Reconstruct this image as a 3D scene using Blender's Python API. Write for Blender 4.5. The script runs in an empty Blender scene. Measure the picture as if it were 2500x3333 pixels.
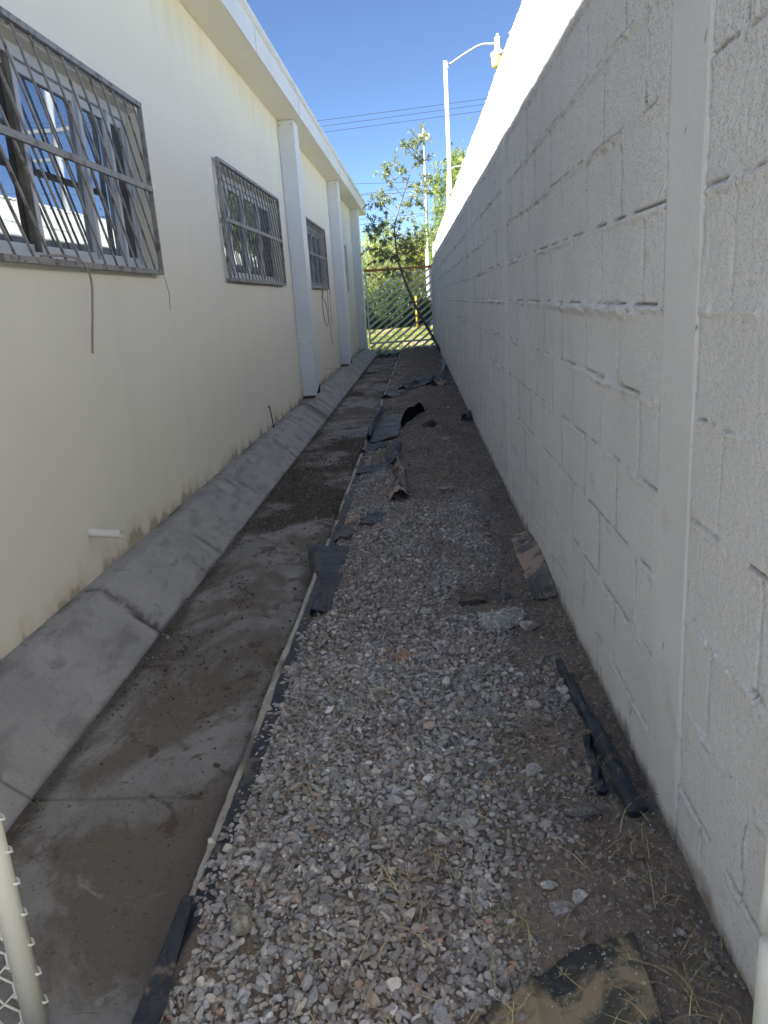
import bpy, bmesh, math, random
import numpy as np
from mathutils import Matrix, Vector

# ------------------------------------------------------------------ camera, light, exposure
S = bpy.context.scene
COL = S.collection
rng = np.random.default_rng(7)
random.seed(7)
R_ = math.radians

cam_d = bpy.data.cameras.new("camera"); cam = bpy.data.objects.new("camera", cam_d); COL.objects.link(cam)
cam_d.sensor_fit = 'VERTICAL'; cam_d.sensor_height = 36.0; cam_d.lens = 36.0 * 2456.0 / 3333.0
cam_d.clip_start = 0.02; cam_d.clip_end = 3000
def cam_rot(yaw, pit, rol):
    fwd = Vector((-math.sin(yaw) * math.cos(pit), math.cos(yaw) * math.cos(pit), -math.sin(pit)))
    right = Vector((math.cos(yaw), math.sin(yaw), 0)); up = right.cross(fwd)
    c, s = math.cos(rol), math.sin(rol)
    r2 = c * right + s * up; u2 = -s * right + c * up
    return Matrix((r2, u2, -fwd)).transposed().to_4x4()
cam.matrix_world = cam_rot(R_(3.79208), R_(15.66033), R_(-3.90938))
S.camera = cam

SUN_EL, SUN_AZ = R_(37.8), R_(30)        # azimuth: how far behind the left-hand side the sun stands
sdir = Vector((-math.cos(SUN_EL) * math.cos(SUN_AZ), -math.cos(SUN_EL) * math.sin(SUN_AZ), math.sin(SUN_EL)))
W = bpy.data.worlds.new("World"); S.world = W; W.use_nodes = True
nt = W.node_tree; bg = nt.nodes["Background"]
sky = nt.nodes.new("ShaderNodeTexSky"); sky.sky_type = 'NISHITA'; sky.sun_disc = False
sky.sun_elevation = SUN_EL; sky.sun_rotation = math.atan2(sdir.x, sdir.y)
sky.altitude = 3500; sky.air_density = 0.75; sky.dust_density = 0.15; sky.ozone_density = 3.5
nt.links.new(sky.outputs[0], bg.inputs[0]); bg.inputs[1].default_value = 0.057
sl = bpy.data.lights.new("sun", 'SUN'); sl.energy = 5.0; sl.angle = R_(0.5); sl.color = (1.0, 0.93, 0.82)
sun = bpy.data.objects.new("sun", sl); COL.objects.link(sun)
sun.rotation_euler = sdir.to_track_quat('Z', 'Y').to_euler(); sun.location = (-20, -5, 20)
S.view_settings.view_transform = 'Standard'; S.view_settings.look = 'None'
S.view_settings.exposure = 2.2; S.view_settings.gamma = 1.0
S.cycles.max_bounces = 8; S.cycles.diffuse_bounces = 5; S.cycles.use_denoising = True

# ------------------------------------------------------------------ helpers
OFF = {}
def tag(o, label=None, cat=None, group=None, kind=None):
    if label: o['label'] = label
    if cat: o['category'] = cat
    if group: o['group'] = group
    if kind: o['kind'] = kind
    return o
def thing(name, label, cat, loc=(0, 0, 0), group=None):
    o = bpy.data.objects.new(name, None); COL.objects.link(o); o.location = loc
    o.empty_display_size = 0.1
    OFF[o.name] = np.array(loc, float)
    return tag(o, label, cat, group)
def mesh_np(name, V, F, mat, parent=None, col=None, smooth=False, base=None):
    V = np.asarray(V, float).reshape(-1, 3); F = np.asarray(F, np.int32)
    off = OFF[parent.name] if parent is not None else (np.array(base, float) if base is not None else np.zeros(3))
    me = bpy.data.meshes.new(name)
    nf, k = F.shape
    me.vertices.add(len(V)); me.vertices.foreach_set('co', (V - off).astype(np.float32).ravel())
    me.loops.add(nf * k); me.loops.foreach_set('vertex_index', F.ravel())
    me.polygons.add(nf); me.polygons.foreach_set('loop_start', np.arange(0, nf * k, k, dtype=np.int32))
    try: me.polygons.foreach_set('loop_total', np.full(nf, k, np.int32))
    except Exception: pass
    me.polygons.foreach_set('use_smooth', np.full(nf, smooth))
    if col is not None:
        a = me.color_attributes.new('Col', 'FLOAT_COLOR', 'POINT')
        c = np.ones((len(V), 4), np.float32); col = np.asarray(col, np.float32)
        c[:, :col.shape[1]] = col
        a.data.foreach_set('color', c.ravel())
    me.update(calc_edges=True); me.validate()
    me.materials.append(mat)
    o = bpy.data.objects.new(name, me); COL.objects.link(o)
    if parent is not None:
        o.parent = parent
    elif base is not None:
        o.location = base
    OFF[o.name] = off
    return o
class MB:
    """collects quads and triangles of one part"""
    def __init__(s): s.v = []; s.f = []; s.n = 0
    def add(s, V, F):
        V = np.asarray(V, float).reshape(-1, 3); F = np.asarray(F, int)
        if F.shape[1] == 3: F = np.hstack([F, F[:, 2:3]])
        s.v.append(V); s.f.append(F + s.n); s.n += len(V); return s
    def box(s, x0, x1, y0, y1, z0, z1):
        V = [(x, y, z) for x in (x0, x1) for y in (y0, y1) for z in (z0, z1)]
        return s.add(V, [(0, 1, 3, 2), (4, 6, 7, 5), (0, 4, 5, 1), (2, 3, 7, 6), (0, 2, 6, 4), (1, 5, 7, 3)])
    def bar(s, a, b, w, h, up=(0, 0, 1)):
        a = np.array(a, float); b = np.array(b, float); d = b - a; d /= np.linalg.norm(d)
        u = np.array(up, float); r = np.cross(d, u); r /= np.linalg.norm(r); u = np.cross(r, d)
        V = [p + r * sx * w / 2 + u * sy * h / 2 for p in (a, b) for sx in (-1, 1) for sy in (-1, 1)]
        return s.add(V, [(0, 1, 3, 2), (4, 6, 7, 5), (0, 4, 5, 1), (2, 3, 7, 6), (0, 2, 6, 4), (1, 5, 7, 3)])
    def tube(s, P, rad, n=8, cap=True):
        P = np.asarray(P, float); m = len(P); rad = np.broadcast_to(np.asarray(rad, float), (m,))
        T = np.gradient(P, axis=0); T /= np.linalg.norm(T, axis=1)[:, None] + 1e-12
        u = np.array([0.13, 0.21, 0.97]); 
        if abs(T[0] @ u) > .9: u = np.array([1., .1, 0])
        V = []
        for i in range(m):
            r = np.cross(T[i], u); r /= np.linalg.norm(r); u = np.cross(r, T[i])
            a = np.arange(n) * 2 * np.pi / n
            V.append(P[i] + rad[i] * (np.cos(a)[:, None] * r + np.sin(a)[:, None] * u))
        V = np.concatenate(V); F = []
        for i in range(m - 1):
            for j in range(n):
                k = (j + 1) % n; F.append((i * n + j, i * n + k, (i + 1) * n + k, (i + 1) * n + j))
        if cap:
            V = np.vstack([V, P[0], P[-1]])
            for j in range(n):
                k = (j + 1) % n
                F.append((m * n, k, j, j)); F.append((m * n + 1, (m - 1) * n + j, (m - 1) * n + k, (m - 1) * n + k))
        return s.add(V, F)
    def build(s, name, mat, parent=None, base=None, smooth=False):
        V = np.concatenate(s.v); F = np.concatenate(s.f)
        me = bpy.data.meshes.new(name)
        off = OFF[parent.name] if parent is not None else (np.array(base, float) if base is not None else np.zeros(3))
        me.from_pydata((V - off).tolist(), [], [tuple(dict.fromkeys(f)) for f in F.tolist()])
        me.polygons.foreach_set('use_smooth', [smooth] * len(me.polygons)); me.update()
        me.materials.append(mat)
        o = bpy.data.objects.new(name, me); COL.objects.link(o)
        if parent is not None: o.parent = parent
        elif base is not None: o.location = base
        OFF[o.name] = off
        return o
def bevel(o, w, seg=2):
    m = o.modifiers.new('bevel', 'BEVEL'); m.width = w; m.segments = seg; m.limit_method = 'ANGLE'; m.angle_limit = R_(40)
    return o
def catmull(P, n=8):
    P = np.asarray(P, float); Q = np.vstack([2 * P[0] - P[1], P, 2 * P[-1] - P[-2]]); out = []
    for i in range(1, len(Q) - 2):
        for t in np.arange(n) / n:
            a, b, c, d = Q[i - 1], Q[i], Q[i + 1], Q[i + 2]
            out.append(.5 * ((2 * b) + (-a + c) * t + (2 * a - 5 * b + 4 * c - d) * t * t + (-a + 3 * b - 3 * c + d) * t ** 3))
    out.append(Q[-2]); return np.array(out)
def _h(ix, iy, s):
    h = (ix.astype(np.int64) * 374761393 + iy.astype(np.int64) * 668265263 + s * 974634777) & 0xffffffff
    h = ((h ^ (h >> 13)) * 1274126177) & 0xffffffff
    h = h ^ (h >> 16)
    return (h & 0xffffff) / float(0xffffff)
def vn(x, y, s=0):
    x, y = np.broadcast_arrays(np.asarray(x, float), np.asarray(y, float))
    ix = np.floor(x); iy = np.floor(y); fx = x - ix; fy = y - iy
    fx = fx * fx * (3 - 2 * fx); fy = fy * fy * (3 - 2 * fy)
    a = _h(ix, iy, s); b = _h(ix + 1, iy, s); c = _h(ix, iy + 1, s); d = _h(ix + 1, iy + 1, s)
    return (a + (b - a) * fx) * (1 - fy) + (c + (d - c) * fx) * fy
def fbm(x, y, s=0, o=4):
    r = 0; a = .5; t = 0
    for i in range(o):
        r = r + a * vn(x * 2 ** i + 13.7 * i, y * 2 ** i - 7.1 * i, s + i); t += a; a *= .5
    return r / t
def sstep(a, b, x):
    t = np.clip((x - a) / (b - a), 0, 1); return t * t * (3 - 2 * t)
def grid_faces(nr, nc):
    i, j = np.meshgrid(np.arange(nr - 1), np.arange(nc - 1), indexing='ij')
    a = (i * nc + j).ravel()
    return np.stack([a, a + nc, a + nc + 1, a + 1], 1)
def ysamp(y0, y1, k, cap, lo):
    ys = [y0]
    while ys[-1] < y1:
        y = max(ys[-1], .7); ys.append(ys[-1] + min(cap, max(lo, y * y * k)))
    ys[-1] = y1
    return np.array(ys)

# ------------------------------------------------------------------ material helpers
def lin(c): return tuple(((v / 255) / 12.92 if v / 255 <= .04045 else ((v / 255 + .055) / 1.055) ** 2.4) for v in c) + (1,)
class NM:
    def __init__(s, name, rough=.8, spec=.3):
        s.m = bpy.data.materials.new(name); s.m.use_nodes = True; s.t = s.m.node_tree
        s.b = s.t.nodes['Principled BSDF']; s.b.inputs['Roughness'].default_value = rough
        s.b.inputs['Specular IOR Level'].default_value = spec
        s.pos = s.n('ShaderNodeNewGeometry').outputs['Position']
    def n(s, t, **k):
        n = s.t.nodes.new(t)
        for a, v in k.items(): setattr(n, a, v)
        return n
    def l(s, a, b): s.t.links.new(a, b)
    def mapv(s, scale=(1, 1, 1), rot=(0, 0, 0)):
        m = s.n('ShaderNodeMapping'); m.inputs['Scale'].default_value = scale; m.inputs['Rotation'].default_value = rot
        s.l(s.pos, m.inputs['Vector']); return m.outputs[0]
    def noise(s, sc, det=4, rough=.55, vec=None, dist=0.0):
        n = s.n('ShaderNodeTexNoise'); n.inputs['Scale'].default_value = sc; n.inputs['Detail'].default_value = det
        n.inputs['Roughness'].default_value = rough; n.inputs['Distortion'].default_value = dist
        s.l(vec if vec is not None else s.pos, n.inputs['Vector']); return n.outputs['Fac']
    def voro(s, sc, feature='F1', vec=None, out='Distance'):
        n = s.n('ShaderNodeTexVoronoi', feature=feature); n.inputs['Scale'].default_value = sc
        s.l(vec if vec is not None else s.pos, n.inputs['Vector']); return n.outputs[out]
    def ramp(s, f, a, b, lo=0., hi=1.):
        n = s.n('ShaderNodeMapRange', interpolation_type='SMOOTHSTEP')
        for i, v in zip((1, 2, 3, 4), (a, b, lo, hi)): n.inputs[i].default_value = v
        s.l(f, n.inputs[0]); return n.outputs[0]
    def math(s, op, a, b=0.):
        n = s.n('ShaderNodeMath', operation=op)
        for i, v in enumerate((a, b)):
            if isinstance(v, (int, float)): n.inputs[i].default_value = v
            else: s.l(v, n.inputs[i])
        return n.outputs[0]
    def mix(s, f, a, b, mode='MIX'):
        n = s.n('ShaderNodeMix', data_type='RGBA', blend_type=mode)
        for i, v in ((0, f), (6, a), (7, b)):
            if isinstance(v, (int, float)): n.inputs[i].default_value = v
            elif isinstance(v, tuple): n.inputs[i].default_value = v if len(v) == 4 else v + (1,)
            else: s.l(v, n.inputs[i])
        return n.outputs[2]
    def color(s, c):
        if isinstance(c, tuple): s.b.inputs['Base Color'].default_value = c if len(c) == 4 else c + (1,)
        else: s.l(c, s.b.inputs['Base Color'])
        return s
    def bump(s, h, st=.3, dist=.01, prev=None):
        n = s.n('ShaderNodeBump'); n.inputs['Strength'].default_value = st; n.inputs['Distance'].default_value = dist
        s.l(h, n.inputs['Height'])
        if prev is not None: s.l(prev, n.inputs['Normal'])
        s.l(n.outputs[0], s.b.inputs['Normal']); return n.outputs[0]
    def attr(s):
        n = s.n('ShaderNodeVertexColor', layer_name='Col'); return n.outputs[0]
    def sep(s, v=None):
        n = s.n('ShaderNodeSeparateXYZ'); s.l(v if v is not None else s.pos, n.inputs[0]); return n.outputs
    def sepc(s, v):
        n = s.n('ShaderNodeSeparateColor'); s.l(v, n.inputs[0]); return n.outputs
def simple(name, c, rough=.6, spec=.3, metal=0., var=.12, sc=6., bump=0., bsc=60., c2=None):
    M = NM(name, rough, spec); M.b.inputs['Metallic'].default_value = metal
    f = M.ramp(M.noise(sc, 5), .3, .7)
    c = tuple(c[:3]); d = tuple(c2[:3]) if c2 else tuple(v * (1 - var) for v in c)
    M.color(M.mix(f, c, d))
    if bump: M.bump(M.noise(bsc, 4), bump, .004)
    return M.m

# stucco of the building
def m_stucco():
    M = NM('cream_stucco', .88, .2)
    c = M.mix(M.ramp(M.noise(.9, 5, .6), .35, .7), (.82, .785, .66), (.79, .76, .66))
    st = M.noise(1., 4, .6, M.mapv((.6, 3.2, .28)))
    c = M.mix(M.ramp(st, .5, .8, 0, .35), c, (.72, .68, .54))
    z = M.sep()[2]
    n2 = M.noise(3.5, 6, .65); n3 = M.noise(1., 4, .6, M.mapv((1, 5, 1.5)))
    zz = M.math('ADD', z, M.math('MULTIPLY', M.math('ADD', n2, n3), -.30))
    c = M.mix(M.ramp(zz, -1.48, -1.38, .42, 0), c, (.62, .53, .38))
    c = M.mix(M.ramp(zz, -1.53, -1.47, .75, 0), c, (.32, .27, .19))
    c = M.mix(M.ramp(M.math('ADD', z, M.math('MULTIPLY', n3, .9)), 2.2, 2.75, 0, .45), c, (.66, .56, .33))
    M.color(c); 
    b = M.bump(M.noise(260, 3, .6), .12, .002); M.bump(M.noise(22, 4, .5), .10, .006, b)
    return M.m
def m_blockwall():
    M = NM('painted_block', .9, .15)
    at = M.sepc(M.attr())
    c = M.mix(M.ramp(M.noise(1.6, 5, .6), .3, .75), (.77, .772, .768), (.68, .685, .685))
    # pores of the raw block that the paint has not filled
    pores = M.math('MULTIPLY', M.ramp(M.noise(190, 3, .75), .53, .64), at[1])
    c = M.mix(M.math('MULTIPLY', pores, .7), c, (.22, .22, .215))
    c = M.mix(M.math('MULTIPLY', at[2], M.ramp(M.noise(90, 4, .7), .30, .62)), c, (.19, .19, .175))
    c = M.mix(at[0], c, (.13, .115, .10))
    c = M.mix(M.math('MULTIPLY', M.ramp(M.noise(7, 6, .7), .56, .75), .35), c, (.42, .37, .30))
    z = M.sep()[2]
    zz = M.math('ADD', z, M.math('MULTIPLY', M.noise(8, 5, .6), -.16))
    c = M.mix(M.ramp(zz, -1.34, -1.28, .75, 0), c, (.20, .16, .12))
    M.color(c)
    b = M.bump(M.noise(160, 5, .75), .8, .005); M.bump(M.noise(420, 2, .6), .35, .002, b)
    return M.m
def m_concrete(name, c1, c2, dark, scale=1., stain=True, pit=True):
    M = NM(name, .9, .2)
    c = M.mix(M.ramp(M.noise(2.2 * scale, 7, .65), .32, .68), c1, c2)
    c = M.mix(M.ramp(M.noise(11 * scale, 6, .7, None, .6), .56, .72, 0, .7), c, dark)
    if stain:
        c = M.mix(M.ramp(M.noise(1., 5, .6, M.mapv((2.2, 5.5, 1.2))), .55, .75, 0, .6), c, dark)
    c = M.mix(M.ramp(M.noise(95, 5, .8), .52, .68, 0, .6), c, tuple(v * .45 for v in c1))
    at = M.sepc(M.attr()); c = M.mix(at[0], c, (.055, .05, .045))
    M.color(c)
    b = M.bump(M.noise(130, 5, .75), .9, .005); M.bump(M.noise(30, 6, .7), .45, .01, b)
    return M.m
def m_channel():
    M = NM('channel_slab', .96, .08)
    c = M.mix(M.ramp(M.noise(3.0, 6, .65), .35, .65), (.25, .243, .236), (.33, .322, .315))
    mud = M.noise(1.7, 8, .68, M.mapv((1.3, .8, 1)), .5)
    c = M.mix(M.ramp(mud, .43, .56, 0, .85), c, (.160, .135, .112))
    c = M.mix(M.ramp(M.noise(5.5, 7, .7, None, .8), .56, .64, 0, .8), c, (.105, .086, .070))
    c = M.mix(M.ramp(M.noise(4.2, 6, .7, None, 1.2), .60, .68, 0, .5), c, (.38, .37, .36))
    c = M.mix(M.ramp(M.noise(70, 6, .8), .54, .68, 0, .65), c, (.055, .045, .038))
    at = M.sepc(M.attr()); c = M.mix(at[0], c, (.04, .034, .028)); c = M.mix(at[1], c, (.080, .064, .050))
    M.color(c)
    b = M.bump(M.noise(120, 5, .78), .9, .006); M.bump(mud, .5, .02, b)
    return M.m
def m_soil():
    M = NM('stony_soil', .95, .15)
    c = M.mix(M.ramp(M.noise(4, 7, .7), .35, .65), (.17, .135, .11), (.28, .23, .19))
    c = M.mix(M.ramp(M.noise(60, 4, .7), .55, .68, 0, .6), c, (.24, .21, .18))
    M.color(c); b = M.bump(M.noise(70, 5, .75), .9, .01); M.bump(M.voro(55), .6, .01, b)
    return M.m
def m_vcol(name, rough=.85, spec=.25, sc=90, lo=.62, bump=.4, sss=0):
    M = NM(name, rough, spec)
    c = M.mix(M.ramp(M.noise(sc, 4, .7), .3, .7), M.attr(), (lo, lo, lo * .98), 'MULTIPLY')
    M.color(c)
    if bump: M.bump(M.noise(sc * 3, 4, .7), bump, .003)
    return M.m
def m_leaf(name, trans=.35):
    M = NM(name, .55, .35); a = M.attr(); M.color(a)
    tr = M.n('ShaderNodeBsdfTranslucent'); M.l(M.mix(1.0, a, (1.15, 1.1, .55), 'MULTIPLY'), tr.inputs[0])
    mx = M.n('ShaderNodeMixShader'); mx.inputs[0].default_value = trans
    M.l(M.b.outputs[0], mx.inputs[1]); M.l(tr.outputs[0], mx.inputs[2])
    M.l(mx.outputs[0], M.t.nodes['Material Output'].inputs[0]); return M.m
def m_fabric(name, c1, c2, mud, th=.55, sc=7., rough=.5, spec=.45):
    M = NM(name, rough, spec)
    c = M.mix(M.ramp(M.noise(9, 5), .4, .65), c1, c2)
    f = M.ramp(M.noise(sc, 7, .68, None, .4), th, th + .10)
    c = M.mix(f, c, mud); c = M.mix(M.ramp(M.noise(45, 5, .7), .52, .7, 0, .35), c, tuple(v * .8 for v in mud))
    M.color(c)
    wv = M.n('ShaderNodeTexWave'); wv.inputs['Scale'].default_value = 160; wv.inputs['Distortion'].default_value = 1.5; M.l(M.pos, wv.inputs['Vector'])
    b = M.bump(wv.outputs['Fac'], .15, .001); M.bump(M.noise(24, 4, .6), .4, .012, b)
    M.l(M.ramp(f, 0, 1, rough, .95), M.b.inputs['Roughness'])
    return M.m
def m_glass(name, refl=.38, tint=(.82, .90, .98), dark=(.012, .016, .02)):
    M = NM(name, .5, .3); M.color(dark)
    g = M.n('ShaderNodeBsdfGlossy'); g.inputs['Color'].default_value = tint + (1,); g.inputs['Roughness'].default_value = .015
    bp = M.n('ShaderNodeBump'); bp.inputs['Strength'].default_value = .04; bp.inputs['Distance'].default_value = .02
    M.l(M.noise(2.2, 2), bp.inputs['Height']); M.l(bp.outputs[0], g.inputs['Normal'])
    mx = M.n('ShaderNodeMixShader'); mx.inputs[0].default_value = refl
    M.l(M.b.outputs[0], mx.inputs[1]); M.l(g.outputs[0], mx.inputs[2])
    M.l(mx.outputs[0], M.t.nodes['Material Output'].inputs[0]); return M.m
def m_rusty(name, base, rust, th, sc=9., rough=.55, metal=0.):
    M = NM(name, rough, .4); M.b.inputs['Metallic'].default_value = metal
    n = M.noise(sc, 7, .7)
    M.color(M.mix(M.ramp(n, th, th + .12), base, rust)); M.bump(M.noise(60, 4), .15, .003)
    return M.m

MS = dict(
    stucco=m_stucco(), block=m_blockwall(),
    kerb=m_concrete('kerb_concrete', (.44, .43, .415), (.34, .333, .322), (.17, .16, .148)),
    edging=m_concrete('edging_concrete', (.50, .48, .43), (.38, .36, .32), (.2, .19, .17), 3., False),
    channel=m_channel(), soil=m_soil(),
    stone=m_vcol('gravel_stone', .82, .3, 110, .80), rock=m_vcol('rubble_rock', .9, .2, 45, .5, .9),
    leaf=m_leaf('leaf'), bark=simple('bark', (.20, .18, .155), .9, .1, var=.4, sc=25, bump=.6, bsc=60),
    straw=m_vcol('straw', .7, .2, 200, .8, 0),
    metalwhite=simple('white_sheet_metal', (.74, .765, .785), .42, .4, var=.05, sc=2.),
    soffit=simple('soffit_panel', (.80, .77, .65), .6, .3, var=.07, sc=1.4),
    fascia=simple('fascia_panel', (.78, .785, .77), .42, .4, var=.06, sc=2.),
    alu=simple('aluminium_frame', (.50, .53, .56), .4, .5, var=.1, sc=5.),
    grille=m_rusty('grey_grille_paint', (.27, .26, .245), (.12, .095, .075), .50, 16.),
    gate=m_rusty('grey_gate_paint', (.68, .685, .68), (.24, .20, .17), .68, 8.),
    rust=m_rusty('rusty_rail', (.42, .17, .06), (.38, .34, .28), .62, 6., .8),
    glass=m_glass('window_glass'), screen=simple('insect_screen', (.075, .075, .08), .8, .2, var=.2),
    dark=simple('near_black', (.01, .01, .01), .9, .1),  # black painted in for the shade inside openings; also colours the torn cloth
    plaster_in=simple('reveal_plaster', (.60, .575, .46), .85, .2, var=.1, sc=3.),
    pvc=simple('white_pvc', (.70, .69, .64), .4, .4, var=.08, sc=12.),
    cable=simple('mauve_cable', (.34, .28, .265), .6, .3, var=.2), wire=simple('dark_wire', (.035, .033, .035), .6, .3),
    rod=m_rusty('rusted_rod', (.05, .04, .035), (.12, .06, .035), .55, 30., .9),
    post=m_rusty('white_post_paint', (.74, .74, .66), (.45, .42, .33), .70, 40., .5),
    polewhite=simple('white_pole', (.66, .66, .65), .5, .3, var=.08, sc=3.), polegrey=simple('grey_pole', (.42, .44, .46), .5, .4),
    bowl=simple('amber_lens', (.80, .62, .22), .35, .5, var=.08, sc=4.),
    yellow=simple('yellow_paint', (.60, .41, .03), .5, .3), grass=None,
    weed=m_fabric('black_ground_cloth', (.014, .019, .030), (.028, .034, .046), (.16, .13, .105), .55, 13.),
    cloth=m_fabric('weathered_ground_cloth', (.028, .036, .052), (.07, .082, .10), (.20, .165, .13), .60, 9.),
    mudcloth=m_fabric('muddy_cloth', (.07, .072, .075), (.12, .12, .12), (.40, .30, .24), .46, 5., .7, .3),
    olive=m_fabric('muddy_olive_sheet', (.035, .040, .040), (.075, .078, .060), (.30, .245, .17), .46, 6.5, .6, .35),
    roof=simple('roof_sheet', (.45, .45, .45), .6), brown=simple('brown_wood', (.16, .145, .125), .8, .2, var=.4, sc=14.),
)

# ------------------------------------------------------------------ ground heights
WSL = -0.0095
def wallx(y): return .54 + WSL * np.asarray(y, float)
def gz(x, y):
    x = np.asarray(x, float); y = np.asarray(y, float)
    z = -1.305 + (x + .57) / 1.1 * .05
    z = z + .035 * np.exp(-((x - .0) / .28) ** 2 - ((y - 7.3) / 1.6) ** 2) + .03 * np.exp(-((x - .15) / .3) ** 2 - ((y - 11) / 1.8) ** 2)
    z = z + .022 * np.exp(-((x + .25) / .22) ** 2) + .02 * (fbm(x * 3, y * 2, 5) - .5) + .022 * (fbm(x * 11, y * 9, 9, 3) - .5)
    z = z - .006 * sstep(-.50, -.60, x) + .03 * (fbm(x * 5, y * 3, 17, 4) - .5) * sstep(4.5, 7., y)
    return z
def dirt(x, y):
    """1 where brown soil lies over the gravel"""
    n = fbm(x * 4.5, y * 2.6, 21, 4)
    near = sstep(.10, .38, x + (n - .5) * .5 + .10 * sstep(1.7, 1.1, y)) * sstep(2.5, 1.5, y)
    edge = .95 * sstep(.12, .40, x + (n - .5) * .5) * (1 - .12 * sstep(2.2, 3.0, y) * sstep(5.5, 4.2, y))
    hump = sstep(.30, .05, np.abs(x - .05 + (n - .5) * .5) - .24) * sstep(4.2, 5.8, y) * .9
    far = sstep(5.5, 8., y) * .55
    return np.clip(np.maximum.reduce([near, edge, hump, far, sstep(.62, .76, n) * .5 * sstep(1.6, 2.2, y)]), 0, 1)
def gedge(y): return -.604 + .06 * sstep(.50, .70, fbm(y * 2.1, y * 0 + 3, 33, 3)) + .02 * (vn(y * 14, y * 0, 4) - .5)

# ------------------------------------------------------------------ setting: ground beyond, soil, channel
def m_field():
    M = NM('field_grass', .9, .1)
    c = M.mix(M.ramp(M.noise(.9, 6, .65), .4, .6), (.13, .175, .05), (.22, .225, .085))
    c = M.mix(M.ramp(M.noise(.35, 5, .6), .52, .6), c, (.30, .24, .18))
    c = M.mix(M.ramp(M.noise(14, 4, .7), .5, .7, 0, .4), c, (.06, .085, .02))
    M.color(c); M.bump(M.noise(30, 5, .7), .7, .03); return M.m
MS['field'] = m_field()
g = 900
o = mesh_np('ground', [(-g, -g, -1.50), (g, -g, -1.50), (g, g, -1.50), (-g, g, -1.50)], [(0, 1, 2, 3)], MS['field']); tag(o, kind='structure')
M_ = simple('bounce_concrete', (.50, .48, .44), .9, .2, var=.2, sc=1.2)
o = mesh_np('bounce_ground', [(-14, -16, -1.46), (8, -16, -1.46), (8, -1.5, -1.46), (-14, -1.5, -1.46)], [(0, 1, 2, 3)], M_); tag(o, kind='structure')  # unseen pale ground behind the camera, added to bounce sunlight into the passage
# soil sheet of the strip between channel and wall
ys = ysamp(-1.5, 21.2, .004, .06, .006); us = np.linspace(0, 1, 150)
Y, U = np.meshgrid(ys, us, indexing='ij'); X = -.60 + U * (wallx(Y) + .03 + .60)
Z = gz(X, Y)
o = mesh_np('gravel_bed_soil', np.stack([X, Y, Z], -1), grid_faces(*Y.shape)[:, ::-1], MS['soil'], smooth=True); tag(o, kind='structure')
# channel slab
KJ = [.85, 1.97, 3.18, 4.3, 5.45, 6.4, 7.15, 8.3, 9.55, 10.4, 11.6, 12.8, 13.9, 15.0, 16.2, 17.4, 18.6, 19.8]
DJ = {3.18, 7.15, 10.4, 15.0}
ys = ysamp(-1.5, 21.0, .003, .05, .006); xs = np.linspace(-1.285, -.615, 110)
Y, X = np.meshgrid(ys, xs, indexing='ij')
Z = -1.42 + .010 * (fbm(X * 2, Y * 1.5, 41) - .5) + .004 * (fbm(X * 16, Y * 16, 42, 3) - .5)
jd = np.zeros_like(Y)
for j in (1.95, 6.4, 12.8): jd = np.maximum(jd, sstep(.006, .002, np.abs(Y - j + .006 * (vn(X * 14, Y * 0, 2) - .5))))
edg = np.maximum(sstep(.05, 0, X + 1.285 - .05 * fbm(Y * 5, X * 0, 55)), sstep(.05, .0, -.615 - X - .05 * fbm(Y * 5, X * 0, 56)))
band = sstep(.54, .62, fbm(X * .7, Y * 1.15, 61, 5)) * sstep(2.2, 4, Y)
cd = np.zeros((Y.size, 3)); cd[:, 0] = (np.clip(jd * .35 + edg * .55, 0, 1)).ravel(); cd[:, 1] = (band * .85).ravel()
o = mesh_np('channel_floor', np.stack([X, Y, Z - jd * .004], -1), grid_faces(*Y.shape)[:, ::-1], MS['channel'], col=cd, smooth=True); tag(o, kind='structure')
# sloping kerb at the foot of the building
prof = np.array([(-1.66, -1.212), (-1.60, -1.207), (-1.552, -1.204), (-1.543, -1.206), (-1.535, -1.213), (-1.287, -1.410), (-1.278, -1.44)])
t = np.linspace(0, 1, 60); pl = np.r_[0, np.cumsum(np.hypot(*np.diff(prof, axis=0).T))]; pl /= pl[-1]
px = np.interp(t, pl, prof[:, 0]); pz = np.interp(t, pl, prof[:, 1])
ys = ysamp(-1.5, 21.0, .003, .04, .006)
Y, T = np.meshgrid(ys, t, indexing='ij'); X = np.interp(T, t, px); Z = np.interp(T, t, pz)
d = .004 * (fbm(T * 3, Y * 2, 71) - .5) + .0035 * (fbm(T * 40, Y * 40, 72, 3) - .5) * sstep(.0, .1, T)
sag = .005 * (fbm(Y * .8, Y * 0, 73, 2) - .5); gj = np.zeros_like(Y); gd = np.zeros_like(Y)
for j in KJ:
    dk = j in DJ; ww = .006 if dk else .0035
    a = sstep(ww + .004, ww * .3, np.abs(Y - j + .25 * (T - .4) * .12 + .01 * (vn(T * 9, Y * 0 + j, 3) - .5)))
    gj = np.maximum(gj, a * (1 if dk else .5)); 
    gd = np.maximum(gd, a * (.9 if dk else .6))
    if dk: gd = np.maximum(gd, .7 * sstep(.045, .0, np.abs(Y - j - .02) - .04 * (fbm(T * 9, Y * 12, 81, 5) - .4)) * sstep(.25, .6, fbm(T * 22, Y * 34, 82, 4)))
gd = np.maximum(gd, .7 * sstep(.9, .99, T + .06 * (fbm(Y * 6, T, 91) - .5)))
gd = np.maximum(gd, .28 * sstep(.50, .80, fbm(T * 9, Y * 7, 94, 6)))
gd = np.maximum(gd, .6 * sstep(.16, .02, T) * sstep(.42, .6, fbm(Y * 3, T * 2, 92)))
gd = np.maximum(gd, .65 * sstep(.55, .0, np.abs(Y - 9.7)) * sstep(.35, .6, fbm(Y * 4, T * 1.3, 93)))
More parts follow.
